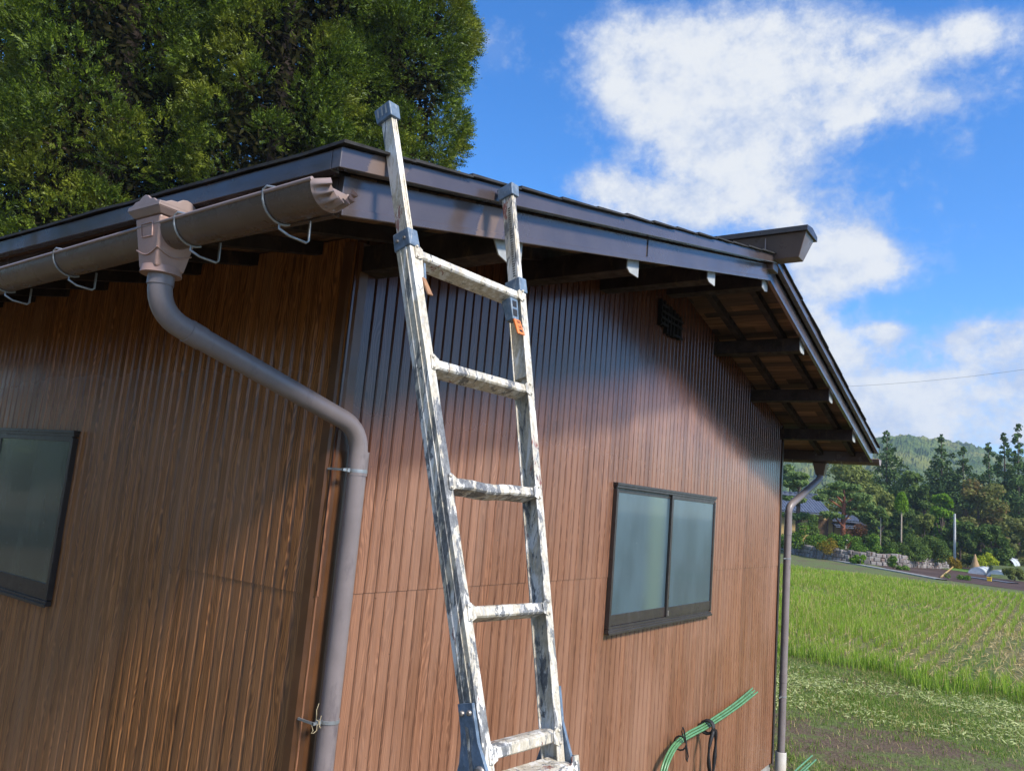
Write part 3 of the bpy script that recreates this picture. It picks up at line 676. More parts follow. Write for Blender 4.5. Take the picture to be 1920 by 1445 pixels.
# steps: rounded box section, flaps riveted to the rails
def step(s, wp, nm='step', tilt=25.0, hh=.028, n0=.0, n1=.052, sag=0.0, parent=None):
    b = MB(); prof = [(0, n0+.006), (.004, n0), (hh-.004, n0), (hh, n0+.005), (hh+.003, n0+.018), (hh, n1-.004), (hh-.004, n1), (.003, n1), (0, n1-.005)]
    xs = np.linspace(-1, 1, 9); m = len(prof); V = []
    for x in xs:
        half = 1.0
        for (ds, n_) in prof:
            # local axis: step tops stay about level whatever the lean of the ladder
            p = wp(1, s, 0, 0)*(1+x)/2+wp(-1, s, 0, 0)*(1-x)/2
            hin = unit(np.array([[LN[0], LN[1], 0]]))[0]; zz_ = np.array([0, 0, 1.0]); ct_, st_ = math.cos(R(tilt)), math.sin(R(tilt)); lvl = zz_*ct_+hin*st_; fwd = hin*ct_-zz_*st_
            V.append(p+lvl*(ds-.013)+fwd*n_-lvl*sag*math.exp(-((x+.1)*4)**2))
    F = [(i*m+k, (i+1)*m+k, (i+1)*m+(k+1) % m, i*m+(k+1) % m) for i in range(len(xs)-1) for k in range(m)]
    F += [tuple(range(m)), tuple((len(xs)-1)*m+k for k in range(m))[::-1]]
    b.add(V, F)
    st = b.build(nm, M['ladder'], parent or lad, bevel=.0012)
    for sd in (-1, 1):
        g = MB(); base = wp(sd, s, 0, 0)
        V = [base+LWV*a-LU_*sd*x_-LN*.0035 for a, x_ in ((-.013, .013), (.011, .013), (.022, -.004), (.018, -.014), (-.018, -.014), (-.020, -.004))]
        V2 = [v+LN*.003 for v in V]; k = len(V)
        g.add(V+V2, [tuple(range(k)), tuple(range(k, 2*k))]+[(i, (i+1) % k, k+(i+1) % k, k+i) for i in range(k)])
        for a in (-.014, .014): 
            c_ = base+LWV*a+LU_*sd*.008; g.tube([c_-LN*.004, c_-LN*.0075, c_-LN*.008], [.0042, .0036, .001], 8)
        g.build('step_bracket', M['ladder'], st)
for i in range(5): step(i*DR, lp, tilt=(8 if i == 0 else 25), sag=(.006 if i == 2 else 0.0))
# lower half: the other frame of the folding ladder, feet on the ground
LF = 1.0
LW2 = unit(LWV*.985-LN*.10); LN2 = unit(np.cross(LU_, LWV)*-1) if False else LN
O2 = LO-LWV*.075-LN*.030
def lp2(side, s, dx=0.0, dn=0.0): return O2+LU_*(side*(A0+.012-.075*s+dx))+LW2*s+LN*dn
s_low = -O2[2]/LW2[2]
for side in (-1, 1):
    b = MB(); sect(b, side, s_low+.02, .03, Cprof, w=lp2); rl = b.build('lower_rail', M['ladder'], lad, bevel=.0015)
    b = MB(); V = [lp2(side, s_low+.0, *p) for p in ((-.006, -.008), (FL+.006, -.008), (FL+.006, DPH+.008), (-.006, DPH+.008))]+[lp2(side, s_low+.07, *p) for p in ((-.003, -.004), (FL+.003, -.004), (FL+.003, DPH+.004), (-.003, DPH+.004))]
    b.hexa(V); b.build('foot_cap', M['blue'], rl, bevel=.003)
for i in range(6): step(-.0-i*DR, lp2, 'lower_step', tilt=-2, hh=.024, n0=-.004, n1=.075 if i == 0 else .046)

# ------------------------------------------------------------------ bundle of green rods hung on the wall
bd = thing('rod_bundle', (3.3, -.06, .84), 'bundle of bent green garden rods tied with black strap against the front wall', 'garden rods')
rr_ = random.Random(5)
basep = [(5.06, -.03, .905), (4.55, -.05, .865), (3.93, -.055, .835), (3.60, -.055, .832), (3.36, -.06, .825), (3.20, -.07, .775), (3.11, -.075, .69), (3.085, -.08, .56), (3.12, -.09, .42), (3.25, -.11, .28), (3.55, -.14, .15), (4.1, -.19, .08), (4.9, -.23, .07), (5.7, -.24, .09), (6.15, -.25, .11)]
def spline(P, k=6):
    P = [np.array(p, float) for p in P]; out = []
    for i in range(len(P)-1):
        p0, p1, p2, p3 = P[max(i-1, 0)], P[i], P[i+1], P[min(i+2, len(P)-1)]
        for j in range(k):
            t_ = j/k; out.append(.5*((2*p1)+(-p0+p2)*t_+(2*p0-5*p1+4*p2-p3)*t_*t_+(-p0+3*p1-3*p2+p3)*t_**3))
    out.append(P[-1]); return out
offs = [(0, .006), (.0, .024), (-.015, .014), (-.013, -.008), (0, -.016), (-.027, .003)]
for (oy, oz) in offs:
    pts = []
    for i, p in enumerate(basep):
        fan = 1.0+(.35 if i == 0 else .15 if i == 1 else 0)+(1.6 if i >= 13 else .8 if i > 10 else 0)
        sx = rr_.uniform(-.06, .10) if i == 0 else (rr_.uniform(-.25, .25) if i == len(basep)-1 else 0)
        perp = np.array([-.25, 0, 1.0]) if i < 4 else (np.array([-1.0, 0, .3]) if i < 10 else np.array([0, 0, 1.0]))
        pts.append(np.array(p)+np.array([sx, oy*fan, 0])+perp*oz*fan+np.array([0, 0, .0]))
    b = MB(); b.tube(spline(pts), .0078, 8); b.build('rod', M['green_rod'], bd)
b = MB(); 
for k in range(3):
    b.tube([(3.93+.016*k-.02+.034*math.sin(a)*.25, -.072-.048*math.cos(a), .836+.045*math.sin(a)) for a in np.linspace(0, 2*math.pi, 14)], .009, 6)
for dx, wob in ((-.07, 0), (.06, 1)):
    pts = [(3.93+dx*.3, -.125, .82), (3.93+dx, -.118, .72), (3.94+dx*.9, -.112, .60), (3.97+dx*.3, -.110, .48), (4.02+dx*.5, -.105, .36), (4.10+dx, -.10, .22), (4.18+dx, -.12, .10)]
    b.tube(spline(pts), [.013+.0035*math.sin(i*.6+wob) for i in range(len(spline(pts)))], 6)
b.tube(spline([(3.98, -.115, .5), (4.08, -.12, .47), (4.13, -.12, .40), (4.10, -.12, .34)]), .008, 6)
b.build('strap', M['black'], bd)
b = MB(); b.tube([(3.40+.03*math.sin(a)*.3, -.075-.045*math.cos(a), .823+.044*math.sin(a)) for a in np.linspace(0, 2*math.pi, 14)], .006, 6)
b.tube([(3.385, -.115, .84), (3.33, -.11, .92), (3.345, -.11, .945), (3.37, -.11, .92), (3.40, -.118, .83), (3.47, -.11, .73), (3.455, -.11, .70), (3.43, -.112, .72), (3.395, -.118, .82)], .005, 6)
b.build('wire_tie', M['black'], bd)

# ------------------------------------------------------------------ ground
def ground_mat():
    m, t, p, o = mat('mown_grass_and_soil'); tc = t.n('ShaderNodeTexCoord').outputs['Object']
    sx = t.n('ShaderNodeSeparateXYZ'); t.set(sx.inputs[0], tc)
    n1 = t.noise(tc, .55, 6, .65); n2 = t.noise(tc, 3.2, 6, .7); n3 = t.noise(tc, 26, 5, .75)
    soil = t.mix(t.ss(n3, .3, .7), (.085, .058, .040), (.18, .13, .088)); grass = t.mix(t.ss(n3, .35, .65), (.075, .10, .028), (.17, .20, .07))
    near = t.ss(sx.outputs[0], 9.4, 7.2)
    a = t.m('ADD', t.m('ADD', t.m('MULTIPLY', n1, .7), t.m('MULTIPLY', n2, .5)), t.m('MULTIPLY', near, -.09))
    c = t.mix(t.ss(a, .50, .60), soil, grass)
    c = t.mix(t.ss(t.noise(tc, 6, 6, .7), .62, .70), c, (.20, .16, .10))
    t.set(p.inputs['Base Color'], c); p.inputs['Roughness'].default_value = .95; p.inputs['Specular IOR Level'].default_value = .15
    bump(t, p, t.m('ADD', n2, t.m('MULTIPLY', n3, .5)), .8, .04)
    return m
b = MB(); b.add([(-900, -900, 0), (900, -900, 0), (900, 900, 0), (-900, 900, 0)], [(0, 1, 2, 3)]); b.build('ground', ground_mat(), kind='structure')
def sheet(name, pts, z, m, **k):
    b = MB(); b.add([(p[0], p[1], z) for p in pts], [tuple(range(len(pts)))]); return b.build(name, m, **k)
def two(name, c1, c2, sc, rough=.95, c3=None, stretch=(1, 1, 1)):
    m, t, p, o = mat(name); tc = t.mapv(t.n('ShaderNodeTexCoord').outputs['Object'], stretch)
    c = t.mix(t.ss(t.noise(tc, sc, 6, .7), .35, .65), c1, c2)
    if c3: c = t.mix(t.ss(t.noise(tc, sc*.35, 5, .65), .5, .62), c, c3)
    t.set(p.inputs['Base Color'], c); p.inputs['Roughness'].default_value = rough; p.inputs['Specular IOR Level'].default_value = .2
    bump(t, p, t.noise(tc, sc*4, 5, .7), .6, .03); return m
sheet('field_soil', [(12.9, -30), (44, -24), (44.2, 2.9), (45.4, 8), (47.5, 17), (50, 34), (12.9, 34)], .004, two('straw_strewn_field_soil', (.10, .105, .035), (.19, .16, .07), 1.1, c3=(.09, .12, .03), stretch=(.5, 1, 1)), kind='structure')
def strip(name, ctr, w, z, h, m):
    b = MB(); P = [np.array(p, float) for p in ctr]
    L_, R_ = [], []
    for i, p in enumerate(P):
        d = unit((P[min(i+1, len(P)-1)]-P[max(i-1, 0)])[None])[0]; nn = np.array([-d[1], d[0]])
        L_.append(p+nn*w/2); R_.append(p-nn*w/2)
    n = len(P); V = [(*q, z+h) for q in L_]+[(*q, z+h) for q in R_]+[(*q, z-.05) for q in L_]+[(*q, z-.05) for q in R_]
    F = [(i, n+i, n+i+1, i+1) for i in range(n-1)]+[(2*n+i, i, i+1, 2*n+i+1) for i in range(n-1)]+[(n+i, 3*n+i, 3*n+i+1, n+i+1) for i in range(n-1)]
    b.add(V, F); return b.build(name, m, kind='structure')
strip('path', [(90, 27), (72.6, 17.6), (61.3, 11.6), (52.8, 5.35), (49.4, 3.1)], .60, .02, .05, M['concrete'])
sheet('vegetable_plot', [(50.2, 3.0), (54, 6.0), (63, 9.3), (76, 7.6), (80, 2.5), (62, -3.5), (46, -4)], .012, two('tilled_brown_soil', (.055, .034, .026), (.105, .066, .050), .9, stretch=(1, .3, 1)), kind='structure')
vm_ = two('grey_mulch_film', (.10, .105, .115), (.19, .20, .22), 2, .4)
strip('mulch_strip', [tuple(gp(1615, 1056.5)[:2]), tuple(gp(1740, 1058.5)[:2])], .9, .02, .06, vm_)
strip('mulch_strip', [tuple(gp(1815, 1082)[:2]), tuple(gp(1900, 1094)[:2])], .8, .02, .05, vm_)
sheet('green_vegetable_bed', [tuple(gp(1755, 1062)[:2]), tuple(gp(1830, 1069)[:2]), tuple(gp(1815, 1073)[:2]), tuple(gp(1750, 1064)[:2])], .03, two('leafy_bed', (.07, .15, .02), (.16, .28, .05), 1.5), kind='structure')

# blades
def blades(name, P, h, w, rng, mats, lean=.35, mi=None, seg=2, **tags):
    n = len(P); az = rng.uniform(0, 2*math.pi, n); d = np.stack([np.cos(az), np.sin(az), np.zeros(n)], 1); s = np.stack([-np.sin(az), np.cos(az), np.zeros(n)], 1)
    ln = np.abs(rng.normal(0, lean, n))[:, None]; h = h[:, None]; w = np.broadcast_to(w, (n,))[:, None]; up = np.array([0, 0, 1.0])
    m_ = P+up*h*.55+d*h*ln*.35; tip = P+up*h*(1-.25*np.minimum(ln, 1.5))+d*h*ln
    V = np.stack([P-s*w*.5, P+s*w*.5, m_+s*w*.42, m_-s*w*.42, m_-s*w*.42, m_+s*w*.42, tip+s*w*.05, tip-s*w*.05], 1).reshape(-1, 3)
    mi2 = None if mi is None else np.repeat(mi, 2)
    return np_mesh(name, V, 4, mats, None, mi2, **tags)
rng = np.random.default_rng(11)
G_rice = leafmat('fresh_rice_regrowth', (.20, .33, .040), (.37, .48, .085), None, .45, .0)
G_straw = leafmat('dry_rice_straw', (0.391, 0.299, 0.138), (0.575, 0.46, 0.23), None, .2, .0)
G_grass = leafmat('short_lawn_grass', (0.085, 0.162, 0.027), (0.238, 0.34, 0.076), None, .35, .0)
G_cut = leafmat('pale_cut_grass', (.34, .40, .15), (.54, .57, .29), None, .3, .0)
from mathutils import noise as mnoise
def nz2(x, y, s, o=0): return np.array([mnoise.noise(Vector((a*s+o, b_*s-o, o*.7))) for a, b_ in zip(x, y)])
# regrown rice: rows along x, .30 apart, a clump every .18
xs, ys = np.meshgrid(np.arange(13.2, 60, .20), np.arange(-9, 18, .30)); xs = xs.ravel(); ys = ys.ravel()
edge_far = np.interp(xs, [13, 49, 53, 61, 72], [60, 2.6+40, 4.6, 11, 17])
inside = xs < 43.5+.25*np.maximum(0, ys-3)
wedge = (ys < 3.2+(xs-13)*.36) & (ys > -5.5-(xs-13)*.10)
nedge = 13.15+.35*np.sin(ys*1.9)+.3*np.sin(ys*4.3+1)
keep = inside & wedge & (xs > nedge)
xs = xs[keep]+rng.normal(0, .045, keep.sum()); ys = ys[keep]+rng.normal(0, .022, keep.sum())
lush = nz2(xs, ys, .16, 3)*.8+nz2(xs, ys, .5, 9)*.5
depth = np.hypot(xs-CAM[0], ys-CAM[1])
rightness = np.clip((.9+(xs-13)*.07-ys)/3.0, 0, 1)*np.clip((30-xs)/10, 0, 1)*np.clip((xs-14.5)/2, 0, 1)
dens = np.clip(1.0+lush*1.3-rightness*.30, .0, 1.3)
nb = np.maximum(0, (np.where(depth < 24, 17, np.where(depth < 36, 13, 10))*dens)).astype(int)
nb[rng.random(len(nb)) < .06] = 0
cx = np.repeat(np.arange(len(xs)), nb); n = len(cx)
P = np.stack([xs[cx]+rng.normal(0, .035, n), ys[cx]+rng.normal(0, .03, n), np.zeros(n)], 1)
hh = np.clip(rng.normal(.25, .06, n)*np.clip(.75+lush[cx]*.8, .55, 1.25), .08, .5)*np.where(P[:, 0] < 15.2, .82, 1.0)
blades('rice_regrowth', P, hh, np.where(depth[cx] < 24, .009, np.where(depth[cx] < 36, .014, .02)), rng, [G_rice, G_straw], .42, (rng.random(n) < .20+.2*np.clip(rightness[cx], 0, 1)).astype(int), kind='stuff', label='bright green rice regrowth in rows with straw between', category='rice field')
# straw lying between rows
n = 30000; x = rng.uniform(13.3, 40, n); y = rng.uniform(-6, 11, n); k = (y < 3.2+(x-13)*.36) & (y > -5.5-(x-13)*.1)
rt = np.clip((.9+(x-13)*.07-y)/3.0, 0, 1)*np.clip((36-x)/10, 0, 1)
k &= rng.random(n) < .16+.8*rt+.5*np.clip(nz2(x, y, .45, 21), 0, 1)
x, y = x[k], y[k]; y = np.where(rng.random(len(y)) < .7, (np.floor(y/.30)+.5)*.30+rng.normal(0, .05, len(y)), y); c_ = np.stack([x, y, rng.uniform(.012, .07, len(x))], 1)
nr = np.array([0, 0, 1.0])+rng.normal(0, .3, c_.shape); ax = np.stack([rng.normal(1, .5, len(x)), rng.normal(0, .6, len(x)), np.zeros(len(x))], 1)
np_mesh('straw_litter', leaf_quads(c_, nr, rng.uniform(.16, .45, len(x)), rng.uniform(.010, .022, len(x)), rng, ax), 4, G_straw, kind='stuff', label='dry straw lying between the rice rows', category='straw')
# short grass and cut leaves on the near strip
n = 170000; x = rng.uniform(5.2, 13.9, n); y = rng.uniform(-5.5, 3.0, n)
dn = nz2(x, y, .55, 1)*.8+nz2(x, y, 2.2, 7)*.6
k = (rng.random(n) < np.clip(.5+dn*.9+np.clip((x-9.0)/4, -.22, .3), 0.10, 1)) & ~((x < LW+.05) & (y > -.02))
x, y, dn = x[k], y[k], dn[k]; n = len(x)
blades('short_grass', np.stack([x, y, np.zeros(n)], 1), np.clip(rng.normal(.045, .018, n)*(1+np.clip(dn, 0, .7)), .012, .16), np.full(n, .0055), rng, [G_grass, G_straw], .9, (rng.random(n) < .17).astype(int), kind='stuff', label='short patchy grass beside the house', category='grass')
n = 52000; x = rng.uniform(7.6, 13.4, n); y = rng.uniform(-5.5, 3, n)
k = rng.random(n) < np.clip(1.15-np.abs(x-10.7+.25*y)/1.7, 0, 1)*np.clip(.55+nz2(x, y, .9, 17)*1.6, 0, 1)
x, y = x[k], y[k]; n = len(x); c_ = np.stack([x, y, rng.uniform(.01, .05, n)], 1)
np_mesh('cut_grass', leaf_quads(c_, np.array([0, 0, 1.0])+rng.normal(0, .45, c_.shape), rng.uniform(.04, .12, n), rng.uniform(.010, .022, n), rng, np.stack([rng.normal(.5, 1, n), rng.normal(-.6, .8, n), rng.normal(0, .3, n)], 1)), 4, G_cut, kind='stuff', label='pale cut grass leaves strewn over the mown strip', category='cut grass')
# taller tufts along the field's edge
n = 2300; y = rng.uniform(-5.5, 3.2, n); x = 13.0+.35*np.sin(y*1.9)+.3*np.sin(y*4.3+1)+rng.normal(0, .22, n)
blades('edge_grass', np.stack([x, y, np.zeros(n)], 1), np.clip(rng.normal(.26, .09, n), .06, .5), np.full(n, .011), rng, [G_rice, G_grass], .35, (rng.random(n) < .45).astype(int), kind='stuff', label='taller grass along the near edge of the rice field', category='grass')

# ------------------------------------------------------------------ trees
BARK = plain('grey_brown_bark', (.095, .070, .055), .9, .35, 9, .2, 0, .7, 30, .01)
BARK_RED = plain('red_pine_bark', (.23, .085, .05), .9, .3, 9, .2, 0, .5, 30, .01)
BARK_PALE = plain('pale_trunk_bark', (.34, .28, .21), .9, .25, 9, .2, 0, .4, 30, .01)
CEDAR = leafmat('cedar_spray', (.018, .042, .006), (.145, .200, .020), (.175, .200, .022), .18, .03)
FAR_CEDAR = leafmat('dark_conifer_needles', (0.041, 0.077, 0.028), (0.123, 0.192, 0.059), None, .2, .0)
OLIVE = leafmat('olive_leaves', (0.104, 0.134, 0.038), (0.239, 0.27, 0.077), None, .3, .0)
BROWNISH = leafmat('turning_olive_brown_leaves', (0.11, 0.129, 0.04), (0.236, 0.244, 0.082), (.19, .13, .05), .3, .0)
DEEP = leafmat('deep_green_leaves', (0.048, 0.088, 0.026), (0.149, 0.215, 0.056), None, .3, .0)
BRIGHT = leafmat('bright_green_leaves', (0.089, 0.186, 0.019), (0.227, 0.365, 0.041), None, .35, .0)
LIME = leafmat('yellow_green_leaves', (0.24, 0.312, 0.024), (0.432, 0.456, 0.048), None, .35, .0)
GOLD = leafmat('ochre_leaves', (.18, .135, .02), (.30, .22, .035), None, .3, .0)
HEDGE = leafmat('clipped_hedge_leaves', (0.052, 0.112, 0.022), (0.164, 0.269, 0.043), None, .25, .0)
PINE = leafmat('pine_needles', (0.09, 0.151, 0.05), (0.213, 0.292, 0.096), None, .25, .0)
RUSTL = leafmat('rusty_shrub_leaves', (.14, .06, .03), (.24, .12, .06), None, .25, .0)

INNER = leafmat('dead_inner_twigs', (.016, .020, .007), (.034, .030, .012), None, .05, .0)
def big_cedar(base, height, radius, seed, nclump, nspray, zlo, label, lighter=0):
    rng = np.random.default_rng(seed); base = np.array(base, float)
    t = thing('cedar_tree', base, label, 'tree', 'cedars behind the house')
    b = MB(); b.tube([base+(0, 0, -.1), base+(0.05, 0, height*.4), base+(0, .05, height*.75), base+(0, 0, height*.98)], [.32, .24, .14, .02], 10)
    for k in range(46):
        z = zlo*.5+(height*.9-zlo*.5)*k/46; a = k*2.4; l = radius*.75*(1-max(0, z/height-.55)*1.6)
        if l > .2: b.tube([base+(0, 0, z), base+(math.cos(a)*l*.6, math.sin(a)*l*.6, z+.12), base+(math.cos(a)*l, math.sin(a)*l, z+.05)], [.05, .03, .01], 5)
    b.build('trunk', BARK, t)
    # boughs: lumps standing at uneven depth on a column
    z = np.where(rng.random(nclump) < .8, rng.uniform(zlo, 16.5, nclump), rng.uniform(16, height, nclump)); a = rng.uniform(0, 2*math.pi, nclump)
    prof = radius*np.clip((height-z)/(height*.42), 0, 1)**.75
    rr = prof*(.72+.36*rng.random(nclump))*(1+.14*np.sin(a*3+seed)+.10*np.sin(z*1.9+a*2))
    C = base+np.stack([np.cos(a)*rr, np.sin(a)*rr, z], 1); out = np.stack([np.cos(a), np.sin(a), np.full(nclump, .35)], 1)
    cr = rng.uniform(.36, .78, nclump)*np.clip(prof/radius+.25, .3, 1)
    ci = rng.integers(0, nclump, nspray)
    dirs = unit(rng.normal(size=(nspray, 3))+out[ci]*.95)
    Pp = C[ci]+dirs*(cr[ci]*rng.uniform(.25, 1.0, nspray)**.35)[:, None]*np.array([1, 1, .85])
    ax = unit(dirs*.8+out[ci]*.55+rng.normal(0, .35, (nspray, 3))+np.array([0, 0, .15]))
    sd = unit(np.cross(ax, rng.normal(size=(nspray, 3)))); nr = np.cross(ax, sd)
    L = rng.uniform(.13, .30, nspray)
    quads = []
    for k in range(9):
        u = (k//2+.6)/5; s = 1 if k % 2 else -1
        if k == 8: u, s = .95, 0
        la = unit(ax*(1.0 if s else 2.0)+sd*s*.85+nr*rng.normal(0, .25, (nspray, 1))); ln = L*(.42-.18*u)*rng.uniform(.8, 1.2, nspray)
        c_ = Pp+ax*(L*u)[:, None]+la*(ln*.5)[:, None]
        quads.append(leaf_quads(c_, nr+rng.normal(0, .35, (nspray, 3)), ln, ln*.36, rng, la).reshape(-1, 4, 3))
    V = np.concatenate(quads, 0).reshape(-1, 3)
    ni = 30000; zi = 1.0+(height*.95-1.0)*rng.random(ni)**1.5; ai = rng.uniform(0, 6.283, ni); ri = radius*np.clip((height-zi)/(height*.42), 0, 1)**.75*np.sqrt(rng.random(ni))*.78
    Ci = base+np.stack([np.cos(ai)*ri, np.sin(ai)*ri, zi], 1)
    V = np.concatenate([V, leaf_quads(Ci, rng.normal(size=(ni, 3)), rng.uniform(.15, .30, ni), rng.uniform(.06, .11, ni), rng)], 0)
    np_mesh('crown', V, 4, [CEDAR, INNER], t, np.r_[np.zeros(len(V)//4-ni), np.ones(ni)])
    return t
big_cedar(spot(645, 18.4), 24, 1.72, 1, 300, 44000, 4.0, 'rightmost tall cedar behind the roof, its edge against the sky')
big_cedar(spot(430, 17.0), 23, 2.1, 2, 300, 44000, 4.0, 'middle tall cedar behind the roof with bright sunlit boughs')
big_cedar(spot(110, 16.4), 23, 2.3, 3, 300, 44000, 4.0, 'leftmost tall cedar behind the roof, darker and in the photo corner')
big_cedar(spot(570, 22.5), 25, 2.4, 4, 260, 16000, 4.0, 'cedar standing back in the dark gap between the middle and right cedars')
big_cedar(spot(270, 21.5), 25, 2.6, 5, 260, 16000, 4.0, 'cedar standing back in the dark gap between the left and middle cedars')

big_cedar(spot(-120, 19.5), 25, 2.6, 6, 240, 16000, 4.0, 'cedar beyond the left edge of the photo, closing the gap beside the leftmost one')
big_cedar(spot(40, 23.5), 26, 2.9, 7, 260, 18000, 3.0, 'rearmost cedar, glimpsed between the boughs of the leftmost one')

def clump_tree(name, label, cat, base, clumps, leafm, leaf, nleaf, seed, trunk=None, bark=None, group=None, flat=.8):
    # clumps: list of (offset xyz, radius)
    rng = np.random.default_rng(seed); base = np.array(base, float)
    t = thing(name, base, label, cat, group)
    if trunk:
        b = MB()
        for path, rad in trunk: b.tube([base+np.array(p) for p in path], rad, 8)
        b.build('trunk', bark or BARK, t)
    C = base+np.array([c[0] for c in clumps]); r = np.array([c[1] for c in clumps]); w = r**1.15; ci = rng.choice(len(r), nleaf, p=w/w.sum())
    d = unit(rng.normal(size=(nleaf, 3))+np.array([0, 0, .15])); P = C[ci]+d*(r[ci]*rng.uniform(.15, 1.0, nleaf)**.45)[:, None]*np.array([1, 1, flat])
    P[:, 2] = np.maximum(P[:, 2], base[2]+.05)
    ls = leaf*rng.uniform(.6, 1.3, nleaf)
    np_mesh('crown', leaf_quads(P, d*.75+rng.normal(0, .55, (nleaf, 3))+np.array([0, 0, .25]), ls, ls*.55, rng), 4, leafm, t)
    return t
def conifer(label, px, py, depth, wpx, seed, sparse=0.0, n=7000, zlo=.08, leafm=None, group='dark conifers beyond the fields'):
    rng = np.random.default_rng(seed); base = spot(px, depth); H = zat(px, py, depth); Rm = wpx/FPX*depth/2
    cl = []; z = zlo*H
    while z < H*.985:
        u = z/H; rad = Rm*min(1, (1-u)*2.2)**.85*(.75+.25*(1-u))
        k = max(3, int(7*rad/Rm+2))
        for i in range(k):
            if rng.random() < sparse*min(1, (1-u)*2.5): continue
            a = rng.uniform(0, 6.28); q = rad*rng.uniform(.35, 1.0)
            cl.append(((math.cos(a)*q, math.sin(a)*q, z+rng.uniform(-.3, .3)), max(.30, rad*rng.uniform(.32, .50))))
        z += max(.35, H*.040)
    cl.append(((0, 0, H*.985), .18))
    return clump_tree('conifer', label, 'tree', base, cl, leafm or FAR_CEDAR, .36*depth/90, n, seed, [([(0, 0, -.2), (0, 0, H*.6), (0, 0, H*.99)], [H*.011, H*.007, .02])], BARK, group, .8)
conifer('tall pointed conifer just right of the far gutter end', 1661, 801, 92, 92, 21, n=10000)
conifer('tall broad conifer, topmost before the wooded hill', 1765, 808, 88, 84, 22, n=10000)
conifer('shorter rounded conifer right of the tall broad one', 1806, 834, 86, 80, 23, n=9000)
conifer('slim conifer with a thin leader left of the bare-trunked pair', 1855, 824, 90, 76, 24, .12, 7000)
conifer('lanky conifer showing sky through its boughs', 1885, 805, 84, 66, 25, .28, 6500)
conifer('tallest lanky conifer at the right edge of the photo', 1911, 788, 82, 76, 26, .28, 7000)
conifer('dark conifer beyond the right edge of the photo', 1960, 815, 88, 90, 27, .2, 4200)
def blob(px, py_top, depth, wpx, seed, zlo=.12, k=26, asp=1.0):
    # crown as lumps inside a dome, measured from the photo: width and top
    rng = np.random.default_rng(seed); base = spot(px, depth); H = zat(px, py_top, depth); Rm = wpx/FPX*depth/2; cl = []
    for i in range(k):
        u = rng.uniform(zlo, 1); rad = Rm*math.sqrt(max(0.03, 1-((u-.42)/.60)**2)); a = rng.uniform(0, 6.28); q = rad*math.sqrt(rng.random())*.85
        cl.append(((math.cos(a)*q, math.sin(a)*q, H*u-Rm*.12), Rm*rng.uniform(.20, .36)))
    tr = [([(0, 0, -.2), (.1, 0, H*.35), (.0, .1, H*.75)], [H*.028, H*.018, H*.006])]
    for i in range(3):
        a = rng.uniform(0, 6.28); tr.append(([(.05, 0, H*.3), (math.cos(a)*Rm*.5, math.sin(a)*Rm*.5, H*.62)], [H*.012, .03]))
    return base, cl, tr
def broad(name, label, leafm, px, py, depth, wpx, seed, n=5200, leaf=.36, bark=None, group=None, **k):
    base, cl, tr = blob(px, py, depth, wpx, seed, **k); return clump_tree(name, label, 'tree', base, cl, leafm, leaf*depth/75, n, seed, tr, bark, group, .75)
broad('broadleaf_tree', 'broad olive-green tree under the far gutter, behind the tiled house', OLIVE, 1590, 868, 86, 150, 31, 9000, k=46)
broad('broadleaf_tree', 'grey-green tree seen between the far downpipe and the wall corner', PINE, 1480, 872, 88, 80, 32, 5000)
broad('broadleaf_tree', 'olive tree spreading left of the small topiary tree', OLIVE, 1640, 905, 80, 90, 33, 6000, k=34)
broad('broadleaf_tree', 'dark green tree below the wooded hill, behind the thin-trunked topiary', DEEP, 1712, 884, 82, 100, 34, 7000, k=38)
broad('broadleaf_tree', 'dark bushy tree between the topiary and the bright green tree', DEEP, 1735, 905, 80, 70, 35, 5200)
broad('broadleaf_tree', 'bright green leafy tree behind the pale pole', BRIGHT, 1768, 918, 72, 62, 36, 5400)
broad('broadleaf_tree', 'large olive-brown turning tree right of the pole', BROWNISH, 1836, 896, 76, 118, 37, 9000, k=46)
broad('broadleaf_tree', 'rust-tinged tree lower down at the right edge', BROWNISH, 1905, 968, 68, 90, 38, 6000)
broad('broadleaf_tree', 'deep green tree behind the rust-tinged one at the right edge', DEEP, 1905, 900, 88, 90, 39, 6000)
broad('broadleaf_tree', 'dark shaded tree filling the gap behind the pole foot', DEEP, 1800, 965, 70, 80, 40, 5600)
broad('broadleaf_tree', 'low olive shrub-like tree left of the pole', OLIVE, 1735, 965, 66, 60, 41, 4600)
broad('broadleaf_tree', 'dark tree just right of the small pine with a red trunk', DEEP, 1640, 945, 74, 66, 42, 5000)
broad('broadleaf_tree', 'shaded green tree above the hedge, behind the two thin trunks', DEEP, 1690, 945, 76, 70, 43, 5000)
broad('broadleaf_tree', 'dark tree behind the hedge at the far right', DEEP, 1860, 985, 64, 80, 44, 5200)
# pines and topiary in the garden of the tiled house
TZ = .9
def garden_pine(label, px, depth, ytop, spread, seed, bark, pads):
    base = spot(px, depth, TZ); cl = []
    rng = np.random.default_rng(seed)
    tr = []
    for (qx, qy, rw) in pads:
        dx = (qx-px)/FPX*depth; z = zat(px, qy, depth)-TZ; off = CR*dx
        for i in range(5):
            a = rng.uniform(0, 6.28); cl.append(((off[0]+math.cos(a)*rw*.55, off[1]+math.sin(a)*rw*.55, z+rng.uniform(-.12, .12)), rw*rng.uniform(.35, .55)))
        tr.append(([(0, 0, max(.6, z-.9)), (off[0]*.8, off[1]*.8, z-.1)], [.10, .05]))
    H = zat(px, ytop, depth)-TZ
    tr.append(([(0, 0, -.1), (.12, .1, H*.35), (-.08, 0, H*.7), (0, 0, H*.95)], [.24, .20, .15, .05]))
    return clump_tree('garden_pine', label, 'tree', base, cl, PINE, .30, 4200, seed, tr, bark, 'pines by the tiled house', .45)
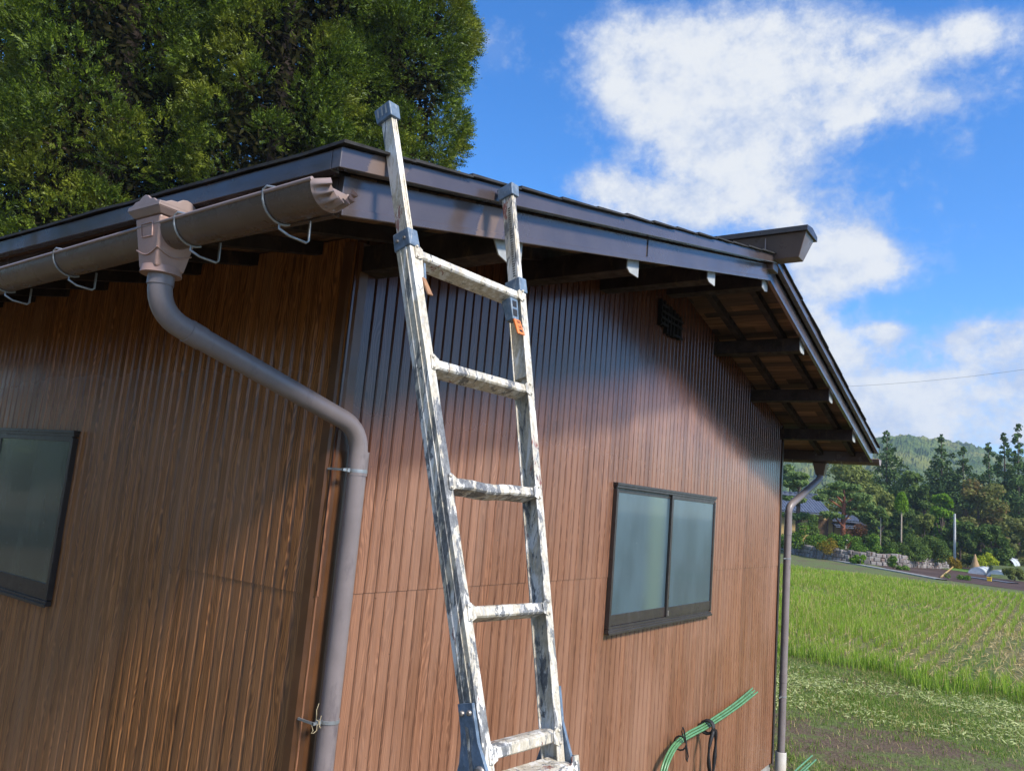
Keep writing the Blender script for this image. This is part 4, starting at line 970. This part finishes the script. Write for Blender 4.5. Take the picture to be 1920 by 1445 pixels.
garden_pine('garden pine with a red trunk in front of the tiled house', 1582, 66, 915, 60, 51, BARK_RED, [(1580, 912, 1.5), (1560, 925, 1.4), (1604, 928, 1.5), (1545, 935, 1.0), (1615, 945, 1.3), (1560, 968, 1.2), (1598, 958, 1.0)])
garden_pine('cloud-pruned pine by the far downpipe', 1497, 68, 885, 60, 52, BARK, [(1490, 905, 1.5), (1484, 935, 1.2), (1500, 890, 1.3), (1492, 968, 1.3)])
def topiary(label, px, depth, y0, y1, wpx, trunks, seed, bark=BARK_PALE):
    base = spot(px, depth, TZ); H1 = zat(px, y0, depth)-TZ; H0 = zat(px, y1, depth)-TZ; r = wpx/FPX*depth/2*1.25
    cl = [((0, 0, H0+(H1-H0)*u), r*(1.05-.55*u)) for u in (.1, .3, .5, .7, .9)]
    tr = [([(dx, 0, -.1), (dx, 0, H0+.3)], [.045, .035]) for dx in trunks]
    return clump_tree('topiary_tree', label, 'tree', base, cl, BRIGHT, .16, 2600, seed, tr, bark, None, 1.0)
topiary('small rounded topiary tree on two thin pale trunks above the hedge', 1690, 62, 926, 950, 22, (-.13, .13), 61)
b = MB(); q = spot(1651, 63, TZ); b.tube([q, q+(0, 0, zat(1651, 970, 63)-TZ)], [.05, .035], 8); tk = b.build('pale_post', BARK_PALE, label='thin pale bare post rising from the hedge', category='post')
dark_cl = [((x_*.55, y_*.4, .5+.42*z_), .42) for x_, y_, z_ in [(-1, 0, 0), (0, 0, .3), (1, 0, 0), (-.6, .3, 1.5), (.6, -.3, 1.6), (0, 0, 2.4), (-.9, 0, 2.6), (.9, .2, 2.9), (0, 0, 3.6), (.5, 0, 4.0)]]
clump_tree('cloud_pruned_tree', 'dark cloud-pruned tree with bare stems before the tiled roof', 'tree', spot(1524, 64, TZ), [(c, r*.95) for c, r in dark_cl], DEEP, .2, 2200, 62, [([(-.35, 0, 0), (-.3, 0, 1.9)], [.06, .04]), ([(.3, 0, 0), (.35, 0, 2.0)], [.06, .04])], BARK_PALE)
# hedges and shrubs: bushes along the terrace, each its own
def bush(name, label, cat, leafm, px, y0, y1, depth, wpx, seed, n=2600, leaf=.17, zb_=None, group=None):
    zb_ = (.5 if name == 'hedge_shrub' else TZ) if zb_ is None else zb_
    base = spot(px, depth, zb_); H = zat(px, y0, depth)-zb_; rw = wpx/FPX*depth/2*1.2; rng = np.random.default_rng(seed); cl = []
    k = max(5, int(rw*9))
    ex = np.array([CR[0], CR[1], 0]); ex /= np.linalg.norm(ex)
    for i in range(k):
        u = rng.uniform(-1, 1); hgt = H*math.sqrt(max(.1, 1-u*u*.75)); v = rng.uniform(.12, .85)
        p = ex*u*rw*.85+np.array([0, 0, hgt*v]); p[:2] += rng.normal(0, .25, 2); cl.append((tuple(p), max(.22, H*rng.uniform(.24, .34))))
    return clump_tree(name, label, cat, base, cl, leafm, leaf, n, seed, [([(0, 0, -.05), (0, 0, H*.5)], [.06, .03])], BARK, group, .9)
bush('hedge_shrub', 'dense dark green hedge beside the far downpipe', 'shrub', HEDGE, 1512, 984, 1028, 63, 70, 71, 5200, group='hedge above the stone wall')
bush('hedge_shrub', 'hedge section below the red-trunked pine', 'shrub', HEDGE, 1580, 996, 1030, 60, 72, 72, 4800, group='hedge above the stone wall')
bush('hedge_shrub', 'hedge section below the pale bare post', 'shrub', HEDGE, 1644, 1000, 1034, 59, 66, 73, 4600, group='hedge above the stone wall')
bush('hedge_shrub', 'dark overhanging hedge section under the topiary tree', 'shrub', DEEP, 1698, 1000, 1046, 58.5, 62, 74, 4600, group='hedge above the stone wall')
bush('hedge_shrub', 'darkest rounded hedge section at the right end of the stone wall', 'shrub', DEEP, 1742, 1004, 1050, 60, 60, 75, 4600, group='hedge above the stone wall')
bush('azalea_shrub', 'rusty-leaved low shrub right of the tiled house', 'shrub', RUSTL, 1606, 976, 1000, 64, 26, 76, 1500, .16)
bush('azalea_shrub', 'small brown-leaved shrub trailing over the stone wall', 'shrub', GOLD, 1546, 1005, 1040, 58.5, 14, 77, 900, .13, .2)
bush('young_shrub', 'small green shrub in front of the stone wall, left of the blue tub', 'shrub', BRIGHT, 1614, 1040, 1056, 55, 22, 78, 900, .15, 0)
bush('young_shrub', 'single small green bush at the plot edge below the topiary', 'shrub', HEDGE, 1676, 1041, 1063, 53, 15, 79, 900, .14, 0)
bush('ochre_shrub', 'ochre leaning shrub beside the pole', 'shrub', GOLD, 1779, 1028, 1056, 64, 24, 80, 1500, .17, 0)
bush('lime_shrub', 'bright yellow-green bush left of the plastic tunnel', 'shrub', LIME, 1841, 1029, 1060, 62, 18, 81, 1300, .16, 0)
bush('weedy_shrub', 'rough green scrub below the plastic tunnel at right', 'shrub', OLIVE, 1902, 1061, 1078, 50.5, 44, 82, 2400, .14, .1)
bush('weedy_shrub', 'rough scrub behind the straw shock', 'shrub', OLIVE, 1815, 1036, 1060, 68, 44, 83, 2400, .17, 0)
bush('weedy_shrub', 'scrub bank behind the plastic tunnel', 'shrub', BROWNISH, 1885, 1022, 1056, 72, 90, 84, 4000, .2, .55)
bush('weedy_shrub', 'green weeds at the near edge of the plot by the yellow box', 'shrub', HEDGE, 1800, 1072, 1082, 47, 16, 85, 500, .10, 0)
b = MB(); pA, pB, pC, pD = spot(1856, 53)[:2], spot(2000, 49)[:2], spot(2060, 90)[:2], spot(1835, 90)[:2]; qA, qB, qC, qD = spot(1862, 57)[:2], spot(2000, 53)[:2], spot(2060, 90)[:2], spot(1842, 90)[:2]
b.add([(*p, 0.0) for p in (pA, pB, pC, pD)]+[(*p, .59) for p in (qA, qB, qC, qD)], [(0, 1, 5, 4), (1, 2, 6, 5), (2, 3, 7, 6), (3, 0, 4, 7), (4, 5, 6, 7)])
b.build('earth_bank', two('weedy_bank', (.06, .085, .025), (.13, .15, .05), 1.3), kind='structure')
# straw shock
base = spot(1828, 61); b = MB(); b.tube([base, base+(0, 0, .35), base+(0, 0, .9), base+(0, 0, 1.35)], [.38, .34, .16, .05], 12)
b.build('straw_shock', two('bound_straw', (.30, .19, .10), (.42, .28, .15), 8, .95, stretch=(1, 1, .2)), label='upright tan straw shock beside the yellow-green bush', category='straw shock')

# ------------------------------------------------------------------ terrace, stone wall, tiled house
wA, wB = spot(1478, 67)[:2], spot(1776, 62)[:2]; wM = spot(1610, 57.5)[:2]
def qb(t_): return (1-t_)**2*wA+2*t_*(1-t_)*(2*wM-.5*wA-.5*wB)+t_*t_*wB
b = MB(); cur = [qb(i/20) for i in range(21)]; back = spot(1776, 130)[:2]; back2 = spot(1400, 130)[:2]
def topz(i): return TZ*(1-.45*max(0, (i-15)/5))
b.add([(p[0], p[1], topz(i)-.03) for i, p in enumerate(cur)]+[(back[0], back[1], TZ), (back2[0], back2[1], TZ)], [tuple(range(23))[::-1]])
b.build('terrace_ground', two('terrace_earth', (.06, .07, .03), (.11, .10, .05), .6), kind='structure')
sw = MB(); r2 = random.Random(8)
for row in range(3):
    d = r2.uniform(0, .3); i = 0
    lens = np.cumsum([0]+[np.linalg.norm(cur[k+1]-cur[k]) for k in range(20)])
    while d < lens[-1]-.3:
        w = r2.uniform(.22, .50); k = min(19, int(np.searchsorted(lens, d)-1) if d > 0 else 0); f_ = (d-lens[k])/(lens[k+1]-lens[k])
        p = cur[k]*(1-f_)+cur[k+1]*f_; tdir = unit((cur[k+1]-cur[k])[None])[0]; nn = np.array([tdir[1], -tdir[0]])
        if nn@(CAM[:2]-p) < 0: nn = -nn
        th = topz(k)/3; z0 = row*th-r2.uniform(0, .07); h = th*r2.uniform(.95, 1.25); bat = .05*(3-row)
        def c3(u, v, q): 
            g = p+tdir*u+nn*(bat+q); return (g[0], g[1], v)
        j = lambda: r2.uniform(-.03, .03); pr = r2.uniform(.04, .12)
        V = [c3(.0, z0, -.3), c3(w, z0, -.3), c3(w, z0+h, -.3), c3(0, z0+h, -.3), c3(.01+j(), z0+.01, .0), c3(w-.01+j(), z0+.01, .0), c3(w-.01+j(), z0+h-.01, 0), c3(.01+j(), z0+h-.01, 0), c3(.06+j(), z0+.05, pr), c3(w-.06+j(), z0+.05, pr), c3(w-.07+j(), z0+h-.05, pr), c3(.06+j(), z0+h-.06, pr)]
        F = [(0, 1, 5, 4), (1, 2, 6, 5), (2, 3, 7, 6), (3, 0, 4, 7), (4, 5, 9, 8), (5, 6, 10, 9), (6, 7, 11, 10), (7, 4, 8, 11), (8, 9, 10, 11)]
        sw.add(V, F); d += w
def stone_mat():
    m, t, p, o = mat('field_stone'); tc = t.n('ShaderNodeTexCoord').outputs['Object']; rn = t.n('ShaderNodeNewGeometry').outputs['Random Per Island']
    c = t.mix(rn, (.13, .115, .105), (.30, .275, .255)); c = t.mix(t.ss(t.noise(tc, 3, 5), .5, .7), c, (.20, .13, .10))
    t.set(p.inputs['Base Color'], c); p.inputs['Roughness'].default_value = .9; bump(t, p, t.noise(tc, 9, 5), .5, .03); return m
sw.build('stone_wall', stone_mat(), label='low wall of rough pale field stones under the hedge', category='stone wall')

TILE = two('blue_grey_roof_tiles', (.075, .090, .125), (.12, .14, .185), 3, .4)
WALLY = two('ochre_plaster', (.36, .25, .10), (.45, .32, .14), 1.5, .9); TIMB = plain('brown_house_timber', (.12, .07, .045), .8, .3, 5, .3, 0, .2, 30, .004)
hb = spot(1528, 78, TZ); ex = np.array([CR[0], CR[1], 0]); ex /= np.linalg.norm(ex); ey = np.array([-ex[1], ex[0], 0])
if ey@CF < 0: ey = -ey
th_ = thing('tiled_house', hb, 'traditional house with blue-grey tiled roof and ochre walls behind the hedge', 'house')
def H3(u, v, z): return hb+ex*u+ey*v+np.array([0, 0, z])
def hbox(b, u0, u1, v0, v1, z0, z1): b.hexa([H3(u0, v0, z0), H3(u1, v0, z0), H3(u1, v1, z0), H3(u0, v1, z0), H3(u0, v0, z1), H3(u1, v0, z1), H3(u1, v1, z1), H3(u0, v1, z1)])
b = MB(); hbox(b, -7, 3.6, 0, 6, 0, 2.7); b.build('wall', WALLY, th_)
for u in (-6, -4.5, -3, -1.5, 0, 1.2, 1.8, 3.5):
    b = MB(); hbox(b, u, u+.14, -.03, 0, 0, 2.7); b.build('post', TIMB, th_)
b = MB()
for k in range(14): hbox(b, .05+k*.085, .09+k*.085, -.06, -.03, .2, 2.3)
b.build('lattice', TIMB, th_)
def tiled(name, u0, u1, v0, z0, v1, z1, du=0.0, par=None):
    b = MB(); n = int((u1-u0)/.30)
    V = []
    for i in range(n*4+1):
        u = u0+(u1-u0)*i/(n*4); bumpz = (0, .055, .075, .055)[i % 4]
        V += [H3(u, v0, z0+bumpz), H3(u+du*(1 if u > (u0+u1)/2 else -1)*0, v1, z1+bumpz)]
    b.add(V, [(2*i, 2*i+2, 2*i+3, 2*i+1) for i in range(n*4)]); hbox(b, u0, u1, v0, v0+.15, z0-.12, z0-.01)
    return b.build(name, TILE, par or th_)
r_ = tiled('roof', -8, 1.35, -1.1, 2.85, 3.0, 4.55)
tiled('roof_back', -8, 1.35, 7.1, 2.85, 3.0, 4.55, par=r_)
b = MB(); hbox(b, -8.1, 1.45, 2.8, 3.2, 4.55, 4.85)
for k in range(18): hbox(b, -8+k*.53, -7.75+k*.53, 2.72, 3.28, 4.84, 4.95)
b.build('ridge', TILE, r_)
b = MB(); b.add([H3(1.3, -1.0, 2.8), H3(1.3, 7, 2.8), H3(1.3, 3, 4.5)], [(0, 1, 2)]); b.add([H3(1.2, -1.0, 2.8), H3(1.2, 7, 2.8), H3(1.2, 3, 4.5)], [(2, 1, 0)]); b.build('gable', WALLY, th_)
tiled('porch_roof', 1.4, 4.6, -.9, 2.35, 2.6, 3.2)
tiled('veranda_roof', 1.6, 6.4, -1.3, 1.75, 1.0, 2.25)
# second dwelling's roof peeping left of the downpipe, stone lantern
b = MB(); q = spot(1584, 61.5, TZ); b.tube([q, q+(0, 0, .35), q+(0, 0, .36), q+(0, 0, .62), q+(0, 0, .64), q+(0, 0, .80)], [.16, .13, .22, .20, .30, .05], 8, smooth=False)
b.build('stone_lantern', M['concrete'], label='small pale stone lantern at the foot of the red-trunked pine', category='lantern')

# ------------------------------------------------------------------ things in the plot
q = spot(1790, 65.5); b = MB(); b.tube([q+(0, 0, -.1), q+(0, 0, zat(1786, 968, 65.5)), q+(0, 0, zat(1786, 962, 65.5))], [.115, .085, .08], 10); b.box(tuple(q+(-.12, -.05, zat(1786, 985, 65.5))), tuple(q+(.12, .05, zat(1786, 981, 65.5))))
b.build('utility_pole', plain('pale_grey_concrete_pole', (.50, .50, .49), .7, .1, 6, .3, 0, .1, 30, .002), label='slim pale grey pole standing at the edge of the plot', category='pole')
FILM = two('white_tunnel_film', (.48, .52, .55), (.66, .70, .73), 1.2, .35)
def tunnel(label, pxa, pya, pxb, pyb, r, shut=True, zb0=0.0):
    a = gp(pxa, pya, zb0); e = gp(pxb, pyb, zb0); d = unit((e-a)[None])[0]; s = np.array([-d[1], d[0], 0]); b = MB(); n = 12; m_ = 8; V = []
    for i in range(m_+1):
        p = a+(e-a)*i/m_; rr = r*(1+.04*math.sin(i*2.2))
        for k in range(n+1): V.append(p+s*rr*math.cos(math.pi*k/n)+np.array([0, 0, rr*.85*math.sin(math.pi*k/n)]))
    b.add(V, [(i*(n+1)+k, i*(n+1)+k+1, (i+1)*(n+1)+k+1, (i+1)*(n+1)+k) for i in range(m_) for k in range(n)], 0, True)
    if shut:
        for o0 in (0, m_*(n+1)): b.add(V[o0:o0+n+1], [tuple(range(n+1))])
    t = thing('plastic_tunnel', (a+e)/2, label, 'plant tunnel', 'plastic tunnels in the plot'); b.build('film', FILM, t)
    for i in (0, 2, 4, 6, 8):
        b = MB(); p = a+(e-a)*i/m_; b.tube([p+s*(r+.03)*math.cos(math.pi*k/n)+np.array([0, 0, (r*.85+.03)*math.sin(math.pi*k/n)]) for k in range(n+1)], .018, 5); b.build('hoop', M['white'], t)
    return t
tunnel('left low white plastic tunnel beside the green bed', 1832, 1076, 1857, 1071, .55)
tunnel('right low white plastic tunnel, nearer the photo edge', 1868, 1082, 1892, 1078, .55)
tunnel('open arched tunnel with bluish film standing higher at right', 1882, 1059, 1904, 1058, .72, False, .60)
q = gp(1740, 1061); b = MB(); b.tube([q, q+(0, 0, .32), q+(0, 0, .34)], [.17, .22, .24], 12); b.build('tub', plain('sky_blue_plastic', (.12, .32, .62), .4, .1, 6), label='small sky-blue plastic tub by the stone wall', category='tub')
q = gp(1741, 1055.5); b = MB(); b.box(tuple(q+(-.3, -.2, 0)), tuple(q+(.3, .2, .28))); b.box(tuple(q+(-.33, -.23, .28)), tuple(q+(.33, .23, .33))); b.build('white_bin', plain('white_plastic', (.65, .66, .68), .5, .05, 6), bevel=.02, label='white plastic bin behind the blue tub', category='bin')
q = gp(1752, 1057); b = MB(); b.tube([q, q+(0, 0, .28), q+(0, 0, .3)], [.16, .20, .22], 12); b.build('flower_pot', plain('terracotta_pot', (.40, .20, .12), .7, .1, 6), label='terracotta pot right of the blue tub', category='pot')
q = gp(1855, 1089); b = MB(); b.box(tuple(q+(-.16, -.12, 0)), tuple(q+(.16, .12, .20))); b.box(tuple(q+(-.18, -.14, .20)), tuple(q+(.18, .14, .235))); b.build('yellow_crate', plain('yellow_plastic', (.75, .48, .02), .5, .08, 6), bevel=.01, label='small yellow crate beside the grey mulch film', category='crate')
a, e = gp(1764, 1083), gp(1787, 1065); b = MB(); b.tube([a+(0, 0, .05), e+(0, 0, .12)], .055, 8); b.build('bamboo_pole', plain('yellow_bamboo', (.42, .28, .09), .6, .2, 3), label='long yellow bamboo pole lying across the brown soil', category='pole')
# overhead wire
wa, wb_ = CAM+pray(1480, 727)*60, CAM+pray(2100, 664)*48
b = MB(); b.tube([wa+(wb_-wa)*k/20+np.array([0, 0, -.5*4*(k/20)*(1-k/20)]) for k in range(21)], .008, 5); b.build('overhead_wire', M['black'], label='thin overhead wire crossing the cloud at right', category='wire')

# ------------------------------------------------------------------ wooded hill
def hill():
    rng = np.random.default_rng(9); nx, ny = 420, 90
    prof_px = [1300, 1500, 1600, 1650, 1700, 1750, 1800, 1850, 1900, 2000, 2150, 2300]; prof_py = [850, 840, 832, 820, 815, 822, 832, 848, 868, 880, 905, 930]
    V = np.zeros((ny, nx, 3)); 
    pxs = np.linspace(1200, 2300, nx)
    yy = np.interp(pxs, prof_px, prof_py)
    for i in range(ny):
        u = i/(ny-1); dpt = 330+300*u
        for j in range(nx):
            p = spot(pxs[j], dpt); top = zat(pxs[j], yy[j], 600)*1.0
            V[i, j] = (p[0], p[1], top*(math.sin(min(1, u*1.08)*math.pi/2)**1.05) if u < .95 else top*(1-(u-.95)*2))
    X, Y = V[..., 0].ravel(), V[..., 1].ravel(); n = X.size
    bm_ = np.array([mnoise.fractal(Vector((x*.012, y*.012, 2)), 1.0, 2.0, 3) for x, y in zip(X, Y)])
    cell = np.array([mnoise.voronoi(Vector((x*.13, y*.13, 0)))[0][0] for x, y in zip(X, Y)])
    z = V[..., 2].ravel(); z += bm_*7*np.clip(z/30, 0, 1)+(1-np.clip(cell, 0, 1))*6.0+rng.uniform(-.6, .6, n)-4
    P = np.stack([X, Y, z], 1); me = bpy.data.meshes.new('wooded_hill')
    F = [(i*nx+j, i*nx+j+1, (i+1)*nx+j+1, (i+1)*nx+j) for i in range(ny-1) for j in range(nx-1)]
    me.from_pydata([tuple(p) for p in P], [], F)
    m, t, p, o = mat('mixed_forest'); tc = t.n('ShaderNodeTexCoord').outputs['Object']
    c = t.mix(t.ss(t.noise(tc, .11, 3, .7), .35, .65), (.045, .085, .028), (.12, .165, .05))
    c = t.mix(t.ss(t.noise(tc, .018, 4, .6), .52, .62), c, (.17, .19, .055)); c = t.mix(t.ss(t.noise(tc, .05, 4, .6), .58, .66), c, (.022, .045, .022))
    t.set(p.inputs['Base Color'], c); p.inputs['Roughness'].default_value = 1; p.inputs['Specular IOR Level'].default_value = 0
    bump(t, p, t.noise(tc, .35, 4, .7), 1.0, 2.5)
    me.materials.append(m); o_ = link('hill', me, kind='structure')
hill()

# ------------------------------------------------------------------ what stands outside the frame: trees left of the yard, shading the side wall
def yard_tree(px_off, base, H, Rm, seed, label):
    rng = np.random.default_rng(seed); cl = []
    for i in range(130):
        z = rng.uniform(1.8, H); u = z/H; rad = Rm*min(1, (1-u)*2.4+.08); a = rng.uniform(0, 6.28); q = rad*math.sqrt(rng.random())
        cl.append(((math.cos(a)*q, math.sin(a)*q, z), rng.uniform(.45, .85)))
    return clump_tree('yard_tree', label, 'tree', base, cl, DEEP, .5, 15000, seed, [([(0, 0, -.1), (0, 0, H*.9)], [.3, .05])], BARK, 'trees left of the yard')
yard_tree(0, (-13, 14.5, 0), 11.5, 3, 91, 'dark yard tree facing the side wall, nearest to the house')
yard_tree(0, (-17, 21, 0), 13, 3.4, 92, 'dark yard tree facing the side wall, behind the nearest one')
yard_tree(0, (-9.5, 21, 0), 12.5, 3, 93, 'dark yard tree facing the far end of the side wall')
yard_tree(0, (-19.5, 13, 0), 12, 3.2, 94, 'leftmost dark yard tree facing the side wall')

# ------------------------------------------------------------------ the air between here and the hill
hm = bpy.data.materials.new('pale_air'); hm.use_nodes = True; t = NT(hm.node_tree); o_ = t.n('ShaderNodeOutputMaterial')
pv = t.n('ShaderNodeVolumePrincipled'); pv.inputs['Color'].default_value = (.72, .84, 1.0, 1); pv.inputs['Density'].default_value = .0004; pv.inputs['Anisotropy'].default_value = .2
t.set(o_.inputs['Volume'], pv.outputs[0])
b = MB(); b.box((-910, -910, -1), (910, 910, 120)); b.build('haze', hm, kind='stuff', label='thin pale air softening the far hill', category='haze')
